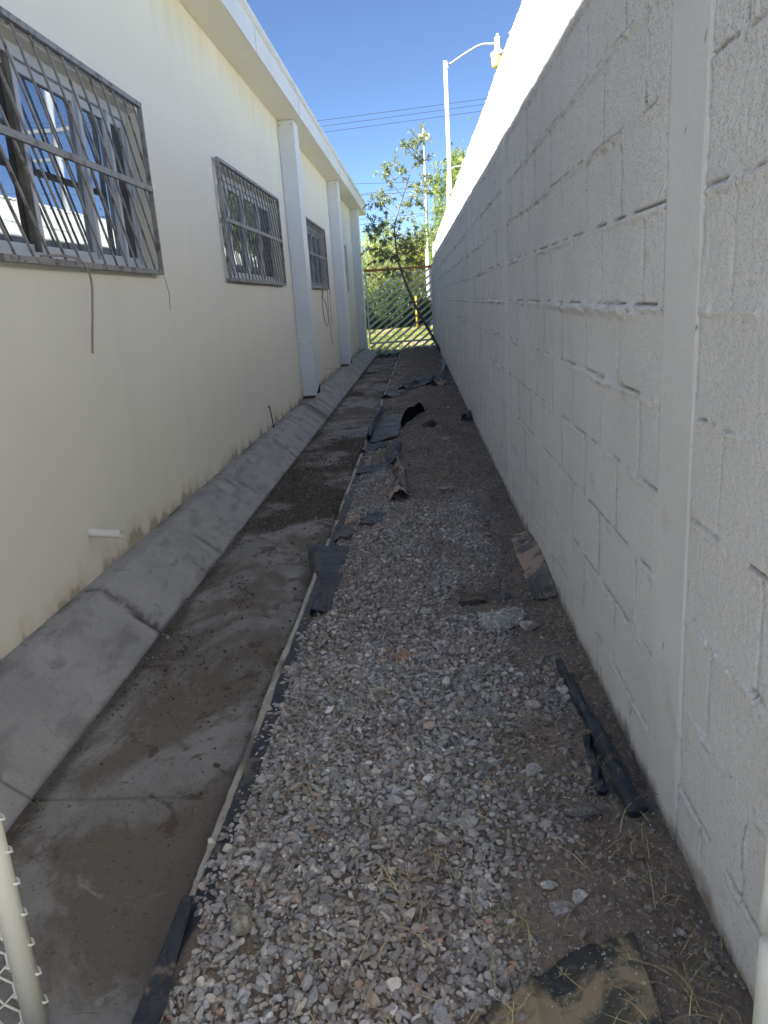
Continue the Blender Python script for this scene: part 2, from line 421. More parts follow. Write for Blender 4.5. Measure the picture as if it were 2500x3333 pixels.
Xk = X + d * .6 - gj * .005; Zk = Z + d * .8 + sag - gj * .006
o = mesh_np('sloped_kerb', np.stack([Xk, Y, Zk], -1), grid_faces(*Y.shape)[:, ::-1], MS['kerb'], col=np.stack([gd.ravel()] * 3, 1), smooth=True); tag(o, kind='structure')
# thin concrete edging between channel and gravel
ys = ysamp(-1.5, 21.0, .003, .05, .008)
w0 = -.610 + .010 * (fbm(ys * 2, ys * 0, 101, 3) - .5); w1 = -.584 + .018 * (fbm(ys * 4, ys * 0, 102, 4) - .5) - .012 * sstep(1.9, 1.2, ys)
tz = -1.296 + .012 * (fbm(ys * 3, ys * 0, 103, 4) - .5) - .03 * sstep(.66, .72, fbm(ys * 2.3, ys * 0, 104, 4))
rows = [(w0, -1.44 + 0 * ys), (w0, tz - .006), (w0 + .006, tz), (w1 - .006, tz + .001), (w1, tz - .006), (w1 + .002, -1.36 + 0 * ys)]
P = np.stack([np.stack([a, ys, b], -1) for a, b in rows], 1)
P[:, :, 0] += .003 * (vn(P[:, :, 1] * 60, P[:, :, 0] * 90, 7) - .5); P[:, 1:5, 2] += .004 * (vn(P[:, 1:5, 1] * 50, P[:, 1:5, 0] * 90, 8) - .5)
cc = np.zeros((P.shape[0] * 6, 3)); 
cc[:, 0] = (sstep(.5, .66, fbm(P[:, :, 1] * 5, P[:, :, 0] * 30, 105)) * .7).ravel()
o = mesh_np('edging_strip', P, grid_faces(len(ys), 6)[:, ::-1], MS['edging'], col=cc); tag(o, kind='structure')

# ------------------------------------------------------------------ building
XB = -1.65
bld = thing('school_building', 'long cream stucco building with barred windows and a deep white eave', 'building', (XB, 8, -1.21))
ops = [(2.10, 4.97, .272, 1.185), (6.72, 9.50, .272, 1.185), (11.60, 14.05, .272, 1.20), (17.2, 18.13, .24, 1.23)]
m = MB(); Y0, Y1 = -1.0, 20.95; ZT = 2.187; XI = XB - .16
cur = Y0
for a, b, z0, z1 in ops:
    m.box(XI, XB, cur, a, -1.45, ZT); m.box(XI, XB, a, b, -1.45, z0); m.box(XI, XB, a, b, z1, ZT); cur = b
m.box(XI, XB, cur, Y1, -1.45, ZT)
m.box(-9, XI, Y1 - .16, Y1, -1.45, ZT); m.box(-9, XI, Y0, Y0 + .16, -1.45, ZT); m.box(-9.16, -9, Y0, Y1, -1.45, ZT)
m.build('wall', MS['stucco'], bld)
MB().box(-9.3, -1.37, Y0 - .1, 21.35, 2.40, 2.462).build('roof', MS['roof'], bld)
so = MB(); seams = [-1.1, 2.75, 7.63, 9.99, 14.65, 17.75, 21.36]
for a, b in zip(seams[:-1], seams[1:]): so.box(-1.80, -1.362, a + .002, b - .002, 2.189, 2.215)
bevel(so.build('soffit', MS['soffit'], bld), .003)
fa = MB()
fs = [-1.1, 3.1, 7.55, 10.0, 14.65, 21.36]
for a, b in zip(fs[:-1], fs[1:]):
    a += .0015; b -= .0015
    fa.box(-1.36, -1.352, a, b, 2.187, 2.405)
    fa.box(-1.368, -1.335, a, b, 2.4052, 2.42)
    fa.box(-1.337, -1.325, a, b, 2.42, 2.466)
    fa.box(-1.39, -1.3601, a, b, 2.462, 2.47)
for j in fs[1:-1]: fa.box(-1.351, -1.345, j - .045, j - .006, 2.19, 2.40)
fo = fa.build('gutter', MS['fascia'], bld); bevel(fo, .003)
# windows
def window(a, b, z0, z1, mul, screens, brown=None, grille=True):
    XF = XB - .085
    fr = MB(); t_ = .032
    fr.box(XF - .04, XF + .012, a, b, z1 - .055, z1 - .001); fr.box(XF - .04, XF + .012, a, b, z0 + .001, z0 + .04)
    for y in (a + .018, b - .05): fr.box(XF - .0405, XF + .0125, y - t_ / 2, y + t_ / 2, z0 + .04, z1 - .055)
    for y in mul: fr.box(XF - .039, XF + .010, y - .019, y + .019, z0 + .0401, z1 - .0551)
    win = fr.build('window', MS['alu'], bld); bevel(win, .003)
    edges = [a + .034] + [y for y in mul] + [b - .066]
    for i, (p, q) in enumerate(zip(edges[:-1], edges[1:])):
        p += .021 if i else 0; q -= .021 if i < len(mul) else 0
        scr = i in screens
        ob = MB().box(XF - .030 + .001 * i, XF - .024 + .001 * i, p, q, z0 + .04, z1 - .056).build('pane', MS['screen'] if scr else MS['glass'], win)
        if scr: ob['label'] = 'dark insect screen panel'
        # sliding sash rails
        f = MB(); x0, x1 = (XF - .0235 + .001 * i, XF - .010 + .001 * i)
        f.box(x0, x1, p, q, z0 + .041, z0 + .075); f.box(x0, x1, p, q, z1 - .10, z1 - .057); f.box(x0, x1, p, p + .018, z0 + .0751, z1 - .101); f.box(x0, x1, q - .018, q, z0 + .0751, z1 - .101)
        f.build('sash', MS['alu'], win)
    if brown: 
        MB().box(XF - .0225, XF + .006, brown[0], brown[1], z0 + .0405, z1 - .0555).build('wooden_batten', MS['brown'], win)
    s = MB().box(XB - .1, XB + .018, a - .03, b + .02, z0 - .022, z0 - .0005); bevel(s.build('sill', MS['alu'], win), .003)
    if not grille: return
    G = XB + .052; gb = MB(); ga, gb_, g0, g1 = a - .08, b - (.08 if b < 6 else .13 if b < 10 else .28), z0 - .03, z1 + .03
    w = .027
    gb.box(G - w, G, ga, gb_, g1 - w, g1); gb.box(G - w, G, ga, gb_, g0, g0 + w)
    gb.box(G - w, G - .0005, ga, ga + w, g0 + w, g1 - w); gb.box(G - w, G - .0005, gb_ - w * .6, gb_, g0 + w, g1 - w)
    zm = .737; gb.box(G - .010, G + .006, ga + w, gb_ - w * .6, zm - .016, zm + .016)
    for yy in (ga + .25, gb_ - .35, (ga + gb_) / 2):
        for zz in (g0 + w * .5, g1 - w * .5): gb.box(XB - .002, G - w, yy, yy + .02, zz - .004, zz + .004)
    ang = R_(57); sp = .151; H = g1 - g0 - 2 * w; run = H / math.tan(ang)
    y = ga + w - run + .02
    while y < gb_ - w:
        ya, yb, za, zb = y, y + run, g1 - w, g0 + w
        if ya < ga + w: za = za - (ga + w - ya) * math.tan(ang); ya = ga + w
        if yb > gb_ - w * .6: zb = zb + (yb - (gb_ - w * .6)) * math.tan(ang); yb = gb_ - w * .6
        if za - zb > .03: gb.bar((G - .018, ya, za), (G - .018, yb, zb), .0095, .0095, (1, 0, 0))
        y += sp
    gb.build('security_grille', MS['grille'], win)
window(*ops[0], mul=(2.95, 3.615, 4.27, 4.66), screens=(4,), brown=(3.555, 3.594))
window(*ops[1], mul=(7.35, 8.0, 8.75), screens=(3,))
window(*ops[2], mul=(12.3, 12.9, 13.5), screens=(3,))
# fourth opening: deep plain recess
MB().box(XI - .02, XI - .002, ops[3][0], ops[3][1], ops[3][2], ops[3][3]).build('blind_panel', MS['plaster_in'], bld)
# downspout boxes
for i, yp in enumerate((10.08, 15.08, 19.70)):
    dp = .37; x1 = -1.452; seamz = (-.48, -.50, -.47)[i]
    m = MB()
    m.box(XB + .003, x1, yp, yp + dp, seamz + .002, 2.186)
    m.box(XB + .003, x1 - .0, yp, yp + dp, -1.02, seamz - .002)
    # cut-away foot: only the front sheet reaches the kerb
    m.box(XB + .003, x1 - .002, yp, yp + .012, -1.165, -1.0201); m.box(XB + .003, XB + .012, yp + .012, yp + dp, -1.165, -1.0201)
    V = [(x1 - .003, yp + .012, -1.02), (x1 - .003, yp + dp, -1.02), (x1 - .003, yp + .012, -1.13), (x1, yp + .012, -1.02), (x1, yp + dp, -1.02), (x1, yp + .012, -1.13)]
    m.add(V, [(0, 1, 2), (5, 4, 3)]); 
    ds = m.build('downspout', MS['metalwhite'], bld); bevel(ds, .008, 3)
    bt = MB(); 
    bt.box(XB + .001, x1 + .006, yp - .006, yp + dp + .002, seamz - .018, seamz + .018)
    for zz in ((.55, 1.55) if i == 2 else ()): bevel(MB().box(XB + .001, x1 + .005, yp - .005, yp + dp + .002, zz, zz + .03).build('joint_band', MS['metalwhite'], ds), .004)
    bevel(bt.build('joint_band', MS['metalwhite'], ds), .004)
    sc_ = MB()
    for xx in (XB + .03, x1 - .03):
        for zz in ((seamz, 2.13, -1.06) if i < 2 else (seamz, 2.13)): MB().tube([(xx, yp - .012, zz), (xx, yp + .001, zz)], .006, 8).build('screw', MS['rod'], ds)
    MB().box(XB + .014, x1 - .006, yp + .014, yp + dp - .01, -1.16, -1.0202).build('outlet_shade_block', MS['dark'], ds)  # black block paints in the shade inside the open foot
# drain pipes
def pipe(y, z, L, lab):
    a = np.arange(24) * 2 * np.pi / 24; ro, ri = .0215, .0175; V = []
    for x, r in ((XB - .02, ro), (XB + L, ro), (XB + L, ri), (XB + .01, ri)):
        V += [(x, y + r * math.cos(t), z + r * math.sin(t) - (x - XB) * .10) for t in a]
    F = [(k * 24 + j, k * 24 + (j + 1) % 24, (k + 1) * 24 + (j + 1) % 24, (k + 1) * 24 + j) for k in range(3) for j in range(24)] 
    F += [(72 + j, 72 + (j + 1) % 24, 72 + (j + 2) % 24, 72 + (j + 2) % 24) for j in range(1)]
    m = MB(); m.add(V, F); o = m.build('drain_pipe', MS['pvc'], bld, smooth=True); o['label'] = lab
    bm = bmesh.new(); bmesh.ops.create_circle(bm, cap_ends=True, radius=ri * .98, segments=20)
    me = bpy.data.meshes.new('bore_shade_disc'); bm.to_mesh(me); bm.free(); me.materials.append(MS['dark'])  # black disc stands in for the shade inside the pipe
    c = bpy.data.objects.new('bore_shade_disc', me); COL.objects.link(c); c.parent = o
    c.matrix_local = Matrix.Translation(Vector((XB + .03, y, z)) - Vector(OFF[bld.name])) @ Matrix.Rotation(R_(90), 4, 'Y')
pipe(3.40, -.985, .155, 'white pipe stub sticking out low on the wall'); pipe(12.7, -1.02, .16, 'second white pipe stub beyond the first downspout')
# hanging cables and rod
def cable(name, P, r, mat, label, cat):
    return tag(MB().tube(catmull(P, 8), r, 6).build(name, mat, base=P[0], smooth=True), label, cat)
cable('cable', [(-1.60, 3.30, .275), (-1.575, 3.47, .282), (-1.555, 3.60, .262), (-1.56, 3.68, .18), (-1.59, 3.71, .05), (-1.605, 3.70, -.06), (-1.61, 3.675, -.155)], .0062, MS['cable'], 'thick mauve cable hanging from the nearest barred window', 'cable')
cable('thin_wire', [(-1.60, 4.87, .25), (-1.61, 4.95, .16), (-1.62, 4.99, .12), (-1.63, 5.00, .03)], .0016, MS['wire'], 'thin short wire hanging off the corner of the nearest window grille', 'wire')
cable('cable', [(-1.60, 12.75, .27), (-1.61, 12.68, .1), (-1.62, 12.78, -.15), (-1.62, 12.95, -.30), (-1.62, 13.2, -.36), (-1.62, 13.38, -.27), (-1.61, 13.20, -.05), (-1.61, 12.95, .05), (-1.61, 12.80, .12), (-1.60, 12.85, .27)], .006, MS['cable'], 'looped cable hanging from the third barred window', 'cable')
cable('cable', [(-1.60, 13.45, .27), (-1.62, 13.5, -.1), (-1.62, 13.62, -.45), (-1.62, 13.75, -.72)], .005, MS['cable'], 'longest straight cable beside the loop under the third window', 'cable')
cable('cable', [(-1.60, 13.80, .27), (-1.62, 13.85, 0), (-1.62, 13.92, -.38)], .005, MS['cable'], 'short straight cable at the far corner of the third window', 'cable')
r = MB().tube(catmull([(-1.635, 7.74, -.985), (-1.618, 7.70, -.975), (-1.612, 7.70, -1.0), (-1.605, 7.72, -1.1), (-1.60, 7.74, -1.22)], 5), [.006] * 21, 7)
tag(r.build('steel_rod', MS['rod'], base=(-1.60, 7.74, -1.22)), 'rusty hooked steel rod standing at the foot of the cream wall', 'rod')

# ------------------------------------------------------------------ block wall
bw = thing('block_wall', 'tall whitewashed concrete block wall along the right side of the passage', 'wall', (.5, 8, -1.26))
YC = [-1.33, 1.622, 4.625, 7.42, 10.3, 13.2, 16.1, 19.0]; HC = .108
ys = np.r_[np.arange(-3., .8, .03), ysamp(.8, 20.45, .0022, .013, .0035)]
zs = np.linspace(-1.40, 1.215, 520); Y, Zg = np.meshgrid(ys, zs, indexing='ij')
k = np.floor((Zg + .055) / .21 + .5 * 0); kz = (Zg + .055) - k * .21            # height above the bed joint
bedw = .006 * (fbm(Y * 6, k * 3.1, 201, 3) - .5) + .005 * (vn(Y * 1.3, k * 7., 202) - .5)
dn = np.minimum(np.abs(kz - bedw), np.abs(kz - .21 - bedw))                       # distance to nearest bed joint
kn = np.round((Zg + .055) / .21); sg = (Zg + .055) - kn * .21 - bedw
bay = np.digitize(Y, YC); yc0 = np.array([-9.] + YC)[bay]; yy = Y - yc0 - HC - .16 + .2 * (k % 2)
bi = np.floor(yy / .405); by = yy - bi * .405
hw = .004 * (fbm(Zg * 12, bi * 5.3 + bay, 203, 3) - .5) * 2
dh = np.minimum(np.abs(by + hw), np.abs(by - .405 + hw)); hj = np.round(yy / .405)
amt_b = sstep(.30, .65, fbm(Y * 1.6, kn * 5.7, 205, 3))                            # how much mortar was squeezed out
rag = fbm(Y * 34, Zg * 34, 206, 3)
r2g = fbm(Y * 60, Zg * 60, 230, 3); amt_c = sstep(.52, .74, fbm(Y * 3.1, kn * 4.3, 231, 3))
ridge = np.exp(-((sg + .004 + .006 * (r2g - .5)) / (.0045 + .006 * amt_b * rag)) ** 2) * (.0012 + .0065 * amt_b) * (.1 + 1.9 * rag * r2g * 1.6)
ridge *= 1 - .55 * sstep(-.15, -.35, Zg)
ridge += amt_c * (1 - .6 * sstep(-.15, -.4, Zg)) * np.exp(-((sg + .008) / .010) ** 2) * .013 * sstep(.40, .70, rag * .6 + r2g * .4) * (.4 + 1.2 * r2g)
heavy = sstep(1.85, 2.0, Y) * sstep(3.5, 2.8, Y) * (kn == 0)
lump = fbm(Y * 42, Zg * 50, 207, 3); ridge += heavy * np.exp(-((sg + .012 + .014 * (fbm(Y * 9, Y * 0, 232, 3) - .5)) / (.006 + .016 * lump)) ** 2) * .020 * sstep(.28, .62, lump) * (.4 + .9 * r2g)
vr = (vn(hj * 3.3, k * 9.1 + bay, 233) > .62) * sstep(.42, .62, fbm(Zg * 14, hj * 2.9 + k, 234, 3))
ridge += vr * np.exp(-((dh - .002) / .006) ** 2) * .009 * (.3 + 1.3 * r2g) * (dn > .012)
crack = np.exp(-((sg - .006 + .004 * (r2g - .5)) / .0026) ** 2) * sstep(.44, .60, fbm(Y * 11, kn * 3.3, 208, 3))
hc_amt = sstep(.24, .44, fbm(Zg * 9, hj * 3.7 + k * 1.9 + bay * 5, 209, 3))
seen = vn(hj * 7.3, k * 5.1 + bay, 210)
hcrack = np.exp(-((dh + .0015 * (r2g - .5)) / (.0026 + .0005 * np.abs(Y) + .0022 * (seen > .80))) ** 2) * hc_amt * (.35 + .65 * sstep(.15, .5, seen))
htro = np.exp(-(dh / .008) ** 2) * .0022
blk = _h(bi + bay * 31, k, 77) - .5; blk2 = _h(bi + bay * 31, k, 99)
grain = fbm(Y * 90, Zg * 90, 211, 3) - .5
rough_m = .55 + .45 * sstep(-.35, .5, Zg + .5 * (fbm(Y * 1.2, Zg * 1.5, 212) - .5)) * sstep(.1, .5, blk2 + .35)
rough_m = np.clip(rough_m, 0, 1)
h = .0022 * blk + grain * .0075 * rough_m + ridge - crack * .010 - hcrack * .011 - htro
h += .004 * (fbm(Y * 1.5, Zg * 1.8, 213) - .5) + .003 * blk * (by / .4 - .5)
coldist = np.min(np.abs(Y[..., None] - np.array(YC)), -1)
incol = sstep(HC + .004, HC - .012, coldist)
gap = np.exp(-((coldist - HC - .004) / .004) ** 2) * sstep(.40, .6, fbm(Zg * 7, bay * 9.1, 214, 3))
h = h * (1 - incol) - incol * .003 - gap * .010
side = sstep(.47, .53, np.abs(Zg - 1.03) * 0 + .5)
dark_ = np.clip(crack * .9 + hcrack * .95 + gap * .8 + .35 * amt_b * sstep(.6, .8, rag) * np.exp(-((sg + .016) / .01) ** 2), 0, 1)
dark_ = dark_ * (1 - .7 * incol)
raw = ((Y < 1.505) & (Zg > .575)) * .6 * sstep(.35, .6, fbm(Y * 5, Zg * 5, 215))
raw = np.clip(raw, 0, 1) * (1 - incol) * sstep(.006, .02, dn)
# top edge is ragged
topn = .012 * (fbm(Y * 12, Y * 0, 216, 4) - .5)
Zr = Zg + sstep(1.15, 1.215, Zg) * topn
Xf = wallx(Y) - h
P = np.stack([Xf, Y, Zr], -1)
tb = P[:, -1:, :].copy(); tb[:, 0, 0] = wallx(ys) + .07; tb[:, 0, 2] += .006 * (vn(ys * 20, ys * 0, 5))
tc = P[:, -1:, :].copy(); tc[:, 0, 0] = wallx(ys) + .145
td = tc.copy(); td[:, 0, 2] = -1.5
te = td.copy(); te[:, 0, 0] = wallx(ys)
P = np.concatenate([P, tb, tc, td, te], 1)
cw = np.zeros(P.shape); cw[:, :520, 0] = dark_; cw[:, :520, 1] = rough_m * (1 - incol); cw[:, :520, 2] = raw
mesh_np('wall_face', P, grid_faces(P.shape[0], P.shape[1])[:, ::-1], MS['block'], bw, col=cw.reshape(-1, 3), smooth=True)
for y in YC[1:]:                                            # smooth cast columns
    ya = np.linspace(y - HC, y + HC, 34 if y < 5 else 10); za = np.linspace(-1.40, 1.21, 300)
    A, B = np.meshgrid(ya, za, indexing='ij')
    wob = .006 * (fbm(B * 3.5, A * 0 + y, 221, 4) - .5); e = (A - y) / HC
    A2 = A + wob * e * 1.5 + .004 * np.sign(e) * (vn(B * 30, A * 0 + y, 222) - .5) * (np.abs(e) > .9)
    hh = .0020 + .003 * (fbm(A * 8, B * 6, 223) - .5) - .010 * sstep(.93, 1., np.abs(e)) + .0012 * (fbm(A * 60, B * 60, 224, 2) - .5)
    XX = wallx(A2) - hh
    c3 = np.zeros((A.size, 3)); c3[:, 1] = .12; c3[:, 0] = (.8 * sstep(.86, .90, fbm(A * 50, B * 22, 225, 2))).ravel()
    mesh_np('cast_column', np.stack([XX, A2, B], -1), grid_faces(*A.shape)[:, ::-1], MS['block'], bw, col=c3, smooth=True)
bpy.data.objects['wall_face']['label'] = 'rough block face'

# ------------------------------------------------------------------ gate at the far end
YG = 20.3
gt = thing('metal_gate', 'grey metal gate of diagonal slats with a rusty top rail ending the passage', 'gate', (-.56, YG, -1.35))
gl, gr, gt0, gt1 = -1.425, .298, -1.10, .765
m = MB(); m.box(gl, gl + .04, YG - .02, YG + .02, gt0, gt1 - .05); m.box(gr - .04, gr, YG - .02, YG + .02, gt0 + .05, gt1 - .05); m.box(gl + .04, gr - .04, YG - .02, YG + .02, gt0, gt0 + .045)
bevel(m.build('frame', MS['gate'], gt), .004)
o = MB().box(gl - .01, gr + .02, YG - .023, YG + .023, gt1 - .05, gt1 + .012).build('top_rail', MS['rust'], gt); o['label'] = 'orange rusty top rail'; bevel(o, .004)
m = MB(); an = R_(36.5); ta = math.tan(an); c = -3.6
while c < 1.2:     # z = c + x*ta
    x0, x1 = gl + .02, gr - .02; zl, zh = -1.40, gt1 - .05
    xa = max(x0, (zl - c) / ta); xb = min(x1, (zh - c) / ta)
    if xb - xa > .03:
        if (c + xa * ta) < gt0 and xa > -.25: pass
        m.bar((xa, YG - .004, c + xa * ta), (xb, YG - .004, c + xb * ta), .012, .052, (0, 0, 1)); 
    c += .172
m.build('slat', MS['gate'], gt)
m = MB().box(gr + .002, gr + .045, YG - .03, YG + .02, -1.35, gt1 + .01); bevel(m.build('hinge_post', MS['gate'], gt), .004)

# ------------------------------------------------------------------ gravel
def variants(sub, n, seed):
    out = []; r = np.random.default_rng(seed)
    for i in range(n):
        bm = bmesh.new(); bmesh.ops.create_icosphere(bm, subdivisions=sub, radius=1.)
        V = np.array([v.co[:] for v in bm.verts]); F = np.array([[v.index for v in f.verts] for f in bm.faces]); bm.free()
        V *= (1 + .18 * (r.random(len(V)) - .5))[:, None]
        for j in range(r.integers(6, 10)):
            nn = r.normal(size=3); nn /= np.linalg.norm(nn); d = V @ nn; o_ = r.uniform(.42, .75)
            V = V - np.maximum(0, d - o_)[:, None] * nn * .97
        V /= np.abs(V).max(); out.append((V, F))
    return out
PAL = np.array([(.20, .205, .215), (.27, .27, .275), (.15, .155, .165), (.33, .325, .32), (.235, .215, .20), (.30, .26, .235), (.42, .41, .39), (.30, .215, .18), (.18, .165, .155), (.24, .255, .275), (.52, .51, .49)])
PAL = np.minimum(PAL * 1.58 * np.array([1.02, 1.0, .97]), .75)
PW = np.array([22, 21, 15, 13, 9, 4, 4.5, 1.6, 10, 10, 1.8]); PW = PW / PW.sum()
def rotm(n, r, tilt=.45):
    a = r.uniform(0, 2 * np.pi, n); b = r.normal(0, tilt, n); c = r.normal(0, tilt, n)
    ca, sa, cb, sb, cc_, sc_ = np.cos(a), np.sin(a), np.cos(b), np.sin(b), np.cos(c), np.sin(c)
    z = np.zeros(n); o1 = np.ones(n)
    Rz = np.stack([ca, -sa, z, sa, ca, z, z, z, o1], 1).reshape(-1, 3, 3)
    Rx = np.stack([o1, z, z, z, cb, -sb, z, sb, cb], 1).reshape(-1, 3, 3)
    Ry = np.stack([cc_, z, sc_, z, o1, z, -sc_, z, cc_], 1).reshape(-1, 3, 3)
    return Rx @ Ry @ Rz
def scatter(x, y, z, s, colr, vs, r, tilt=.45, flat=(.38, .8)):
    n = len(x); pick = r.integers(0, len(vs), n); Rm = rotm(n, r, tilt)
    sc = np.stack([s * r.uniform(.8, 1.45, n), s * r.uniform(.62, 1., n), s * r.uniform(flat[0], flat[1], n)], 1)
    Vs, Fs, Cs = [], [], []; base = 0
    for i, (V, F) in enumerate(vs):
        q = np.nonzero(pick == i)[0]
        if len(q) == 0: continue
        P = np.einsum('nij,nvj->nvi', Rm[q], V[None] * sc[q][:, None, :]) + np.stack([x, y, z], 1)[q][:, None, :]
        Vs.append(P.reshape(-1, 3)); Cs.append(np.repeat(colr[q], len(V), 0))
        Fs.append((F[None] + (np.arange(len(q)) * len(V))[:, None, None] + base).reshape(-1, 3)); base += len(q) * len(V)
    return np.concatenate(Vs), np.concatenate(Fs), np.concatenate(Cs)
VN = variants(2, 36, 3); VF = variants(1, 30, 4)
def cull(x, y):   # nothing the lens or a step aside could see lies nearer than this
    return y > .55
def field(y0, y1, dens, smin, smax, seed, vs):
    r = np.random.default_rng(seed); w = 1.15; n = int(dens * (y1 - y0) * w)
    y = r.uniform(y0, y1, n); x = -.605 + r.uniform(0, 1, n) * (wallx(y) + .605)
    s = smin + (smax - smin) * r.beta(1.25, 3.8, n)
    D = dirt(x, y)
    keep = (x > gedge(y) + s * .3) & (r.random(n) > D * (.72 - .42 * sstep(3.5, 6, y)))
    s = np.where(r.random(n) < D, s * r.uniform(.45, .9, n), s)
    # leave the hole next to the lifted cloth and the sheets clear
    def rect(a, b, c, d): return (x > a) & (x < b) & (y > c) & (y < d)
    keep &= ~rect(-.62, -.475, 2.99, 3.95) | (r.random(n) < .05)
    keep &= ~(rect(-.05, .40, .6, 1.20) & (y < 1.07 + .33 * x)) | (r.random(n) < .10)
    keep &= ~rect(-.55, -.30, 7.0, 8.5) | (r.random(n) < .25)
    x, y, s, D = x[keep], y[keep], s[keep], D[keep]; n = len(x)
    lay = r.random(n)
    z = gz(x, y) + s * (.05 + .65 * lay) * (1 - .5 * D)
    ci = r.choice(len(PAL), n, p=PW); c = PAL[ci] * r.uniform(.78, 1.2, n)[:, None]
    # dusty stones where the soil is
    dust = np.clip(D * r.uniform(.3, .95, n) + .45 * sstep(.42, .66, fbm(x * 6, y * 5, 311)) * r.uniform(.2, 1, n) + .10, 0, .85)[:, None]; c = c * (1 - dust) + np.array([.215, .18, .152]) * r.uniform(.6, 1.4, n)[:, None] * dust
    pinkz = (sstep(.58, .7, fbm(x * 2.2, y * 2.2, 301)) * .16)[:, None]; c = c * (1 - pinkz) + c * np.array([1.22, .98, .88]) * pinkz
    return scatter(x, y, z, s, c, vs, r, .5)
parts = [field(.75, 2.6, 11000, .0042, .0205, 11, VN), field(2.6, 5.2, 7600, .005, .0195, 12, VF), field(5.2, 11, 3800, .007, .024, 13, VF), field(11, 20.6, 2000, .010, .030, 14, VF)]
r0 = np.random.default_rng(15)     # grit between the stones
n = 15000; y = .55 + r0.power(.55, n) * 5; y = .55 + (r0.random(n) ** 1.8) * 5; x = -.56 + r0.random(n) * (wallx(y) + .56); kk = x > gedge(y) + .004; x, y = x[kk], y[kk]; n = len(x)
parts.append(scatter(x, y, gz(x, y) + .001, r0.uniform(.0015, .0045, n), PAL[r0.choice(len(PAL), n, p=PW)] * r0.uniform(.5, 1.1, n)[:, None], VF[:12], r0, .8))
VV, FF, CC = [], [], []; b = 0
for v, f, c in parts: VV.append(v); FF.append(f + b); CC.append(c); b += len(v)
o = mesh_np('gravel', np.concatenate(VV), np.concatenate(FF), MS['stone'], col=np.concatenate(CC))
tag(o, 'loose grey crushed gravel covering the strip beside the wall', 'gravel', kind='stuff')
n = 420; x = r0.uniform(.0, .40, n); y = r0.uniform(.8, 1.22, n)            # grit that has spilled onto the sheet
o = scatter(x, y, gz(x, y) + .016, .0015 + .008 * r0.beta(1, 6, n), PAL[r0.choice(len(PAL), n, p=PW)] * .7 + .04, VN, r0, .5)
o = mesh_np('grit', *o[:2], MS['stone'], col=o[2]); tag(o, 'fine stones and grit spilled over the muddy sheet', 'grit', kind='stuff')
# debris strewn over the channel
r1 = np.random.default_rng(21); n = 60000
y = 1.0 + r1.random(n) ** 1.5 * 19.6; x = -1.28 + r1.random(n) * .665
B1 = sstep(.52, .62, fbm(x * .7, y * 1.15, 61, 5)) * sstep(2.2, 4, y)
E1 = np.maximum(sstep(.10, 0, x + 1.28 - .07 * fbm(y * 3, y * 0, 62)), .8 * sstep(.12, 0, -.615 - x - .1 * fbm(y * 2, y * 0, 63)) * sstep(1.8, 3, y))
dn_ = np.clip(.022 + .9 * B1 + .25 * E1 + .35 * sstep(.60, .72, fbm(x * 5, y * 4, 64)) * sstep(2, 3.5, y), 0, 1) * .6 * np.where(y < 2.2, .4, 1.)
kk = r1.random(n) < dn_; x, y = x[kk], y[kk]; n = len(x)
s = .002 + .014 * r1.beta(1.1, 4.0, n); c = 1.5 * np.array([(.085, .075, .066), (.12, .108, .098), (.06, .052, .045), (.19, .185, .18), (.15, .12, .10)])[r1.choice(5, n, p=(.34, .26, .22, .10, .08))] * r1.uniform(.7, 1.3, n)[:, None]
v, f, c = scatter(x, y, -1.417 + s * .3, s, c, VF, r1, .4)
o = mesh_np('channel_debris', v, f, MS['stone'], col=c); tag(o, 'scattered small dark stones and grit on the channel slab', 'debris', kind='stuff')

# dry grass and straw
def blades(n, fx, fy, fz, lmin, lmax, colr, r, up=.25, w=.0013):
    V, F, C = [], [], []
    for i in range(n):
        x, y = fx(r), fy(r); L = r.uniform(lmin, lmax); a = r.uniform(0, 2 * np.pi); e = abs(r.normal(0, up)); bend = r.normal(0, .6)
        t = np.linspace(0, 1, 6); aa = a + bend * t
        dx = np.cumsum(np.cos(aa)) * L / 6; dy = np.cumsum(np.sin(aa)) * L / 6
        px_ = x + dx - dx.mean(); py_ = y + dy - dy.mean(); pz_ = fz(px_, py_) + .008 + np.sin(t * np.pi) * L * e * .4 + L * e * .3 * t
        wn = w * (1 - .8 * t) * r.uniform(.7, 1.3); nx, ny = -np.sin(aa), np.cos(aa)
        b0 = len(V) * 12
        V.append(np.concatenate([np.stack([px_ + nx * wn, py_ + ny * wn, pz_], 1), np.stack([px_ - nx * wn, py_ - ny * wn, pz_ + wn * .6], 1)]))
        F += [(b0 + k_, b0 + k_ + 1, b0 + 7 + k_, b0 + 6 + k_) for k_ in range(5)]
        C.append(np.repeat(colr(r)[None], 12, 0))
    return np.concatenate(V), np.array(F), np.concatenate(C)
def strawc(r): return np.array([(.42, .35, .19), (.50, .44, .27), (.30, .24, .15), (.22, .27, .09)][r.choice(4, p=(.4, .25, .25, .10))]) * r.uniform(.7, 1.15)
r2 = np.random.default_rng(31)
A = blades(480, lambda r: r.uniform(-.5, .50), lambda r: .85 + r.random() ** 1.6 * 4, lambda x, y: gz(x, y) + .006, .03, .12, strawc, r2)
Bc = blades(170, lambda r: r.normal(.46, .03), lambda r: r.uniform(.9, 3.2), lambda x, y: gz(x, y) + .004, .03, .13, strawc, r2, .5)
cl = [(-.02, 1.52), (.12, 1.27), (-.12, 1.37), (.30, .99), (.40, 1.05), (-.22, 2.2), (.05, 2.0), (.42, 1.5), (-.40, 1.75), (.10, 1.05)]
Cc_ = blades(150, lambda r: 0, lambda r: 0, lambda x, y: 0 * x, .05, .15, strawc, r2, .5)
vv = Cc_[0].reshape(150, 12, 3)
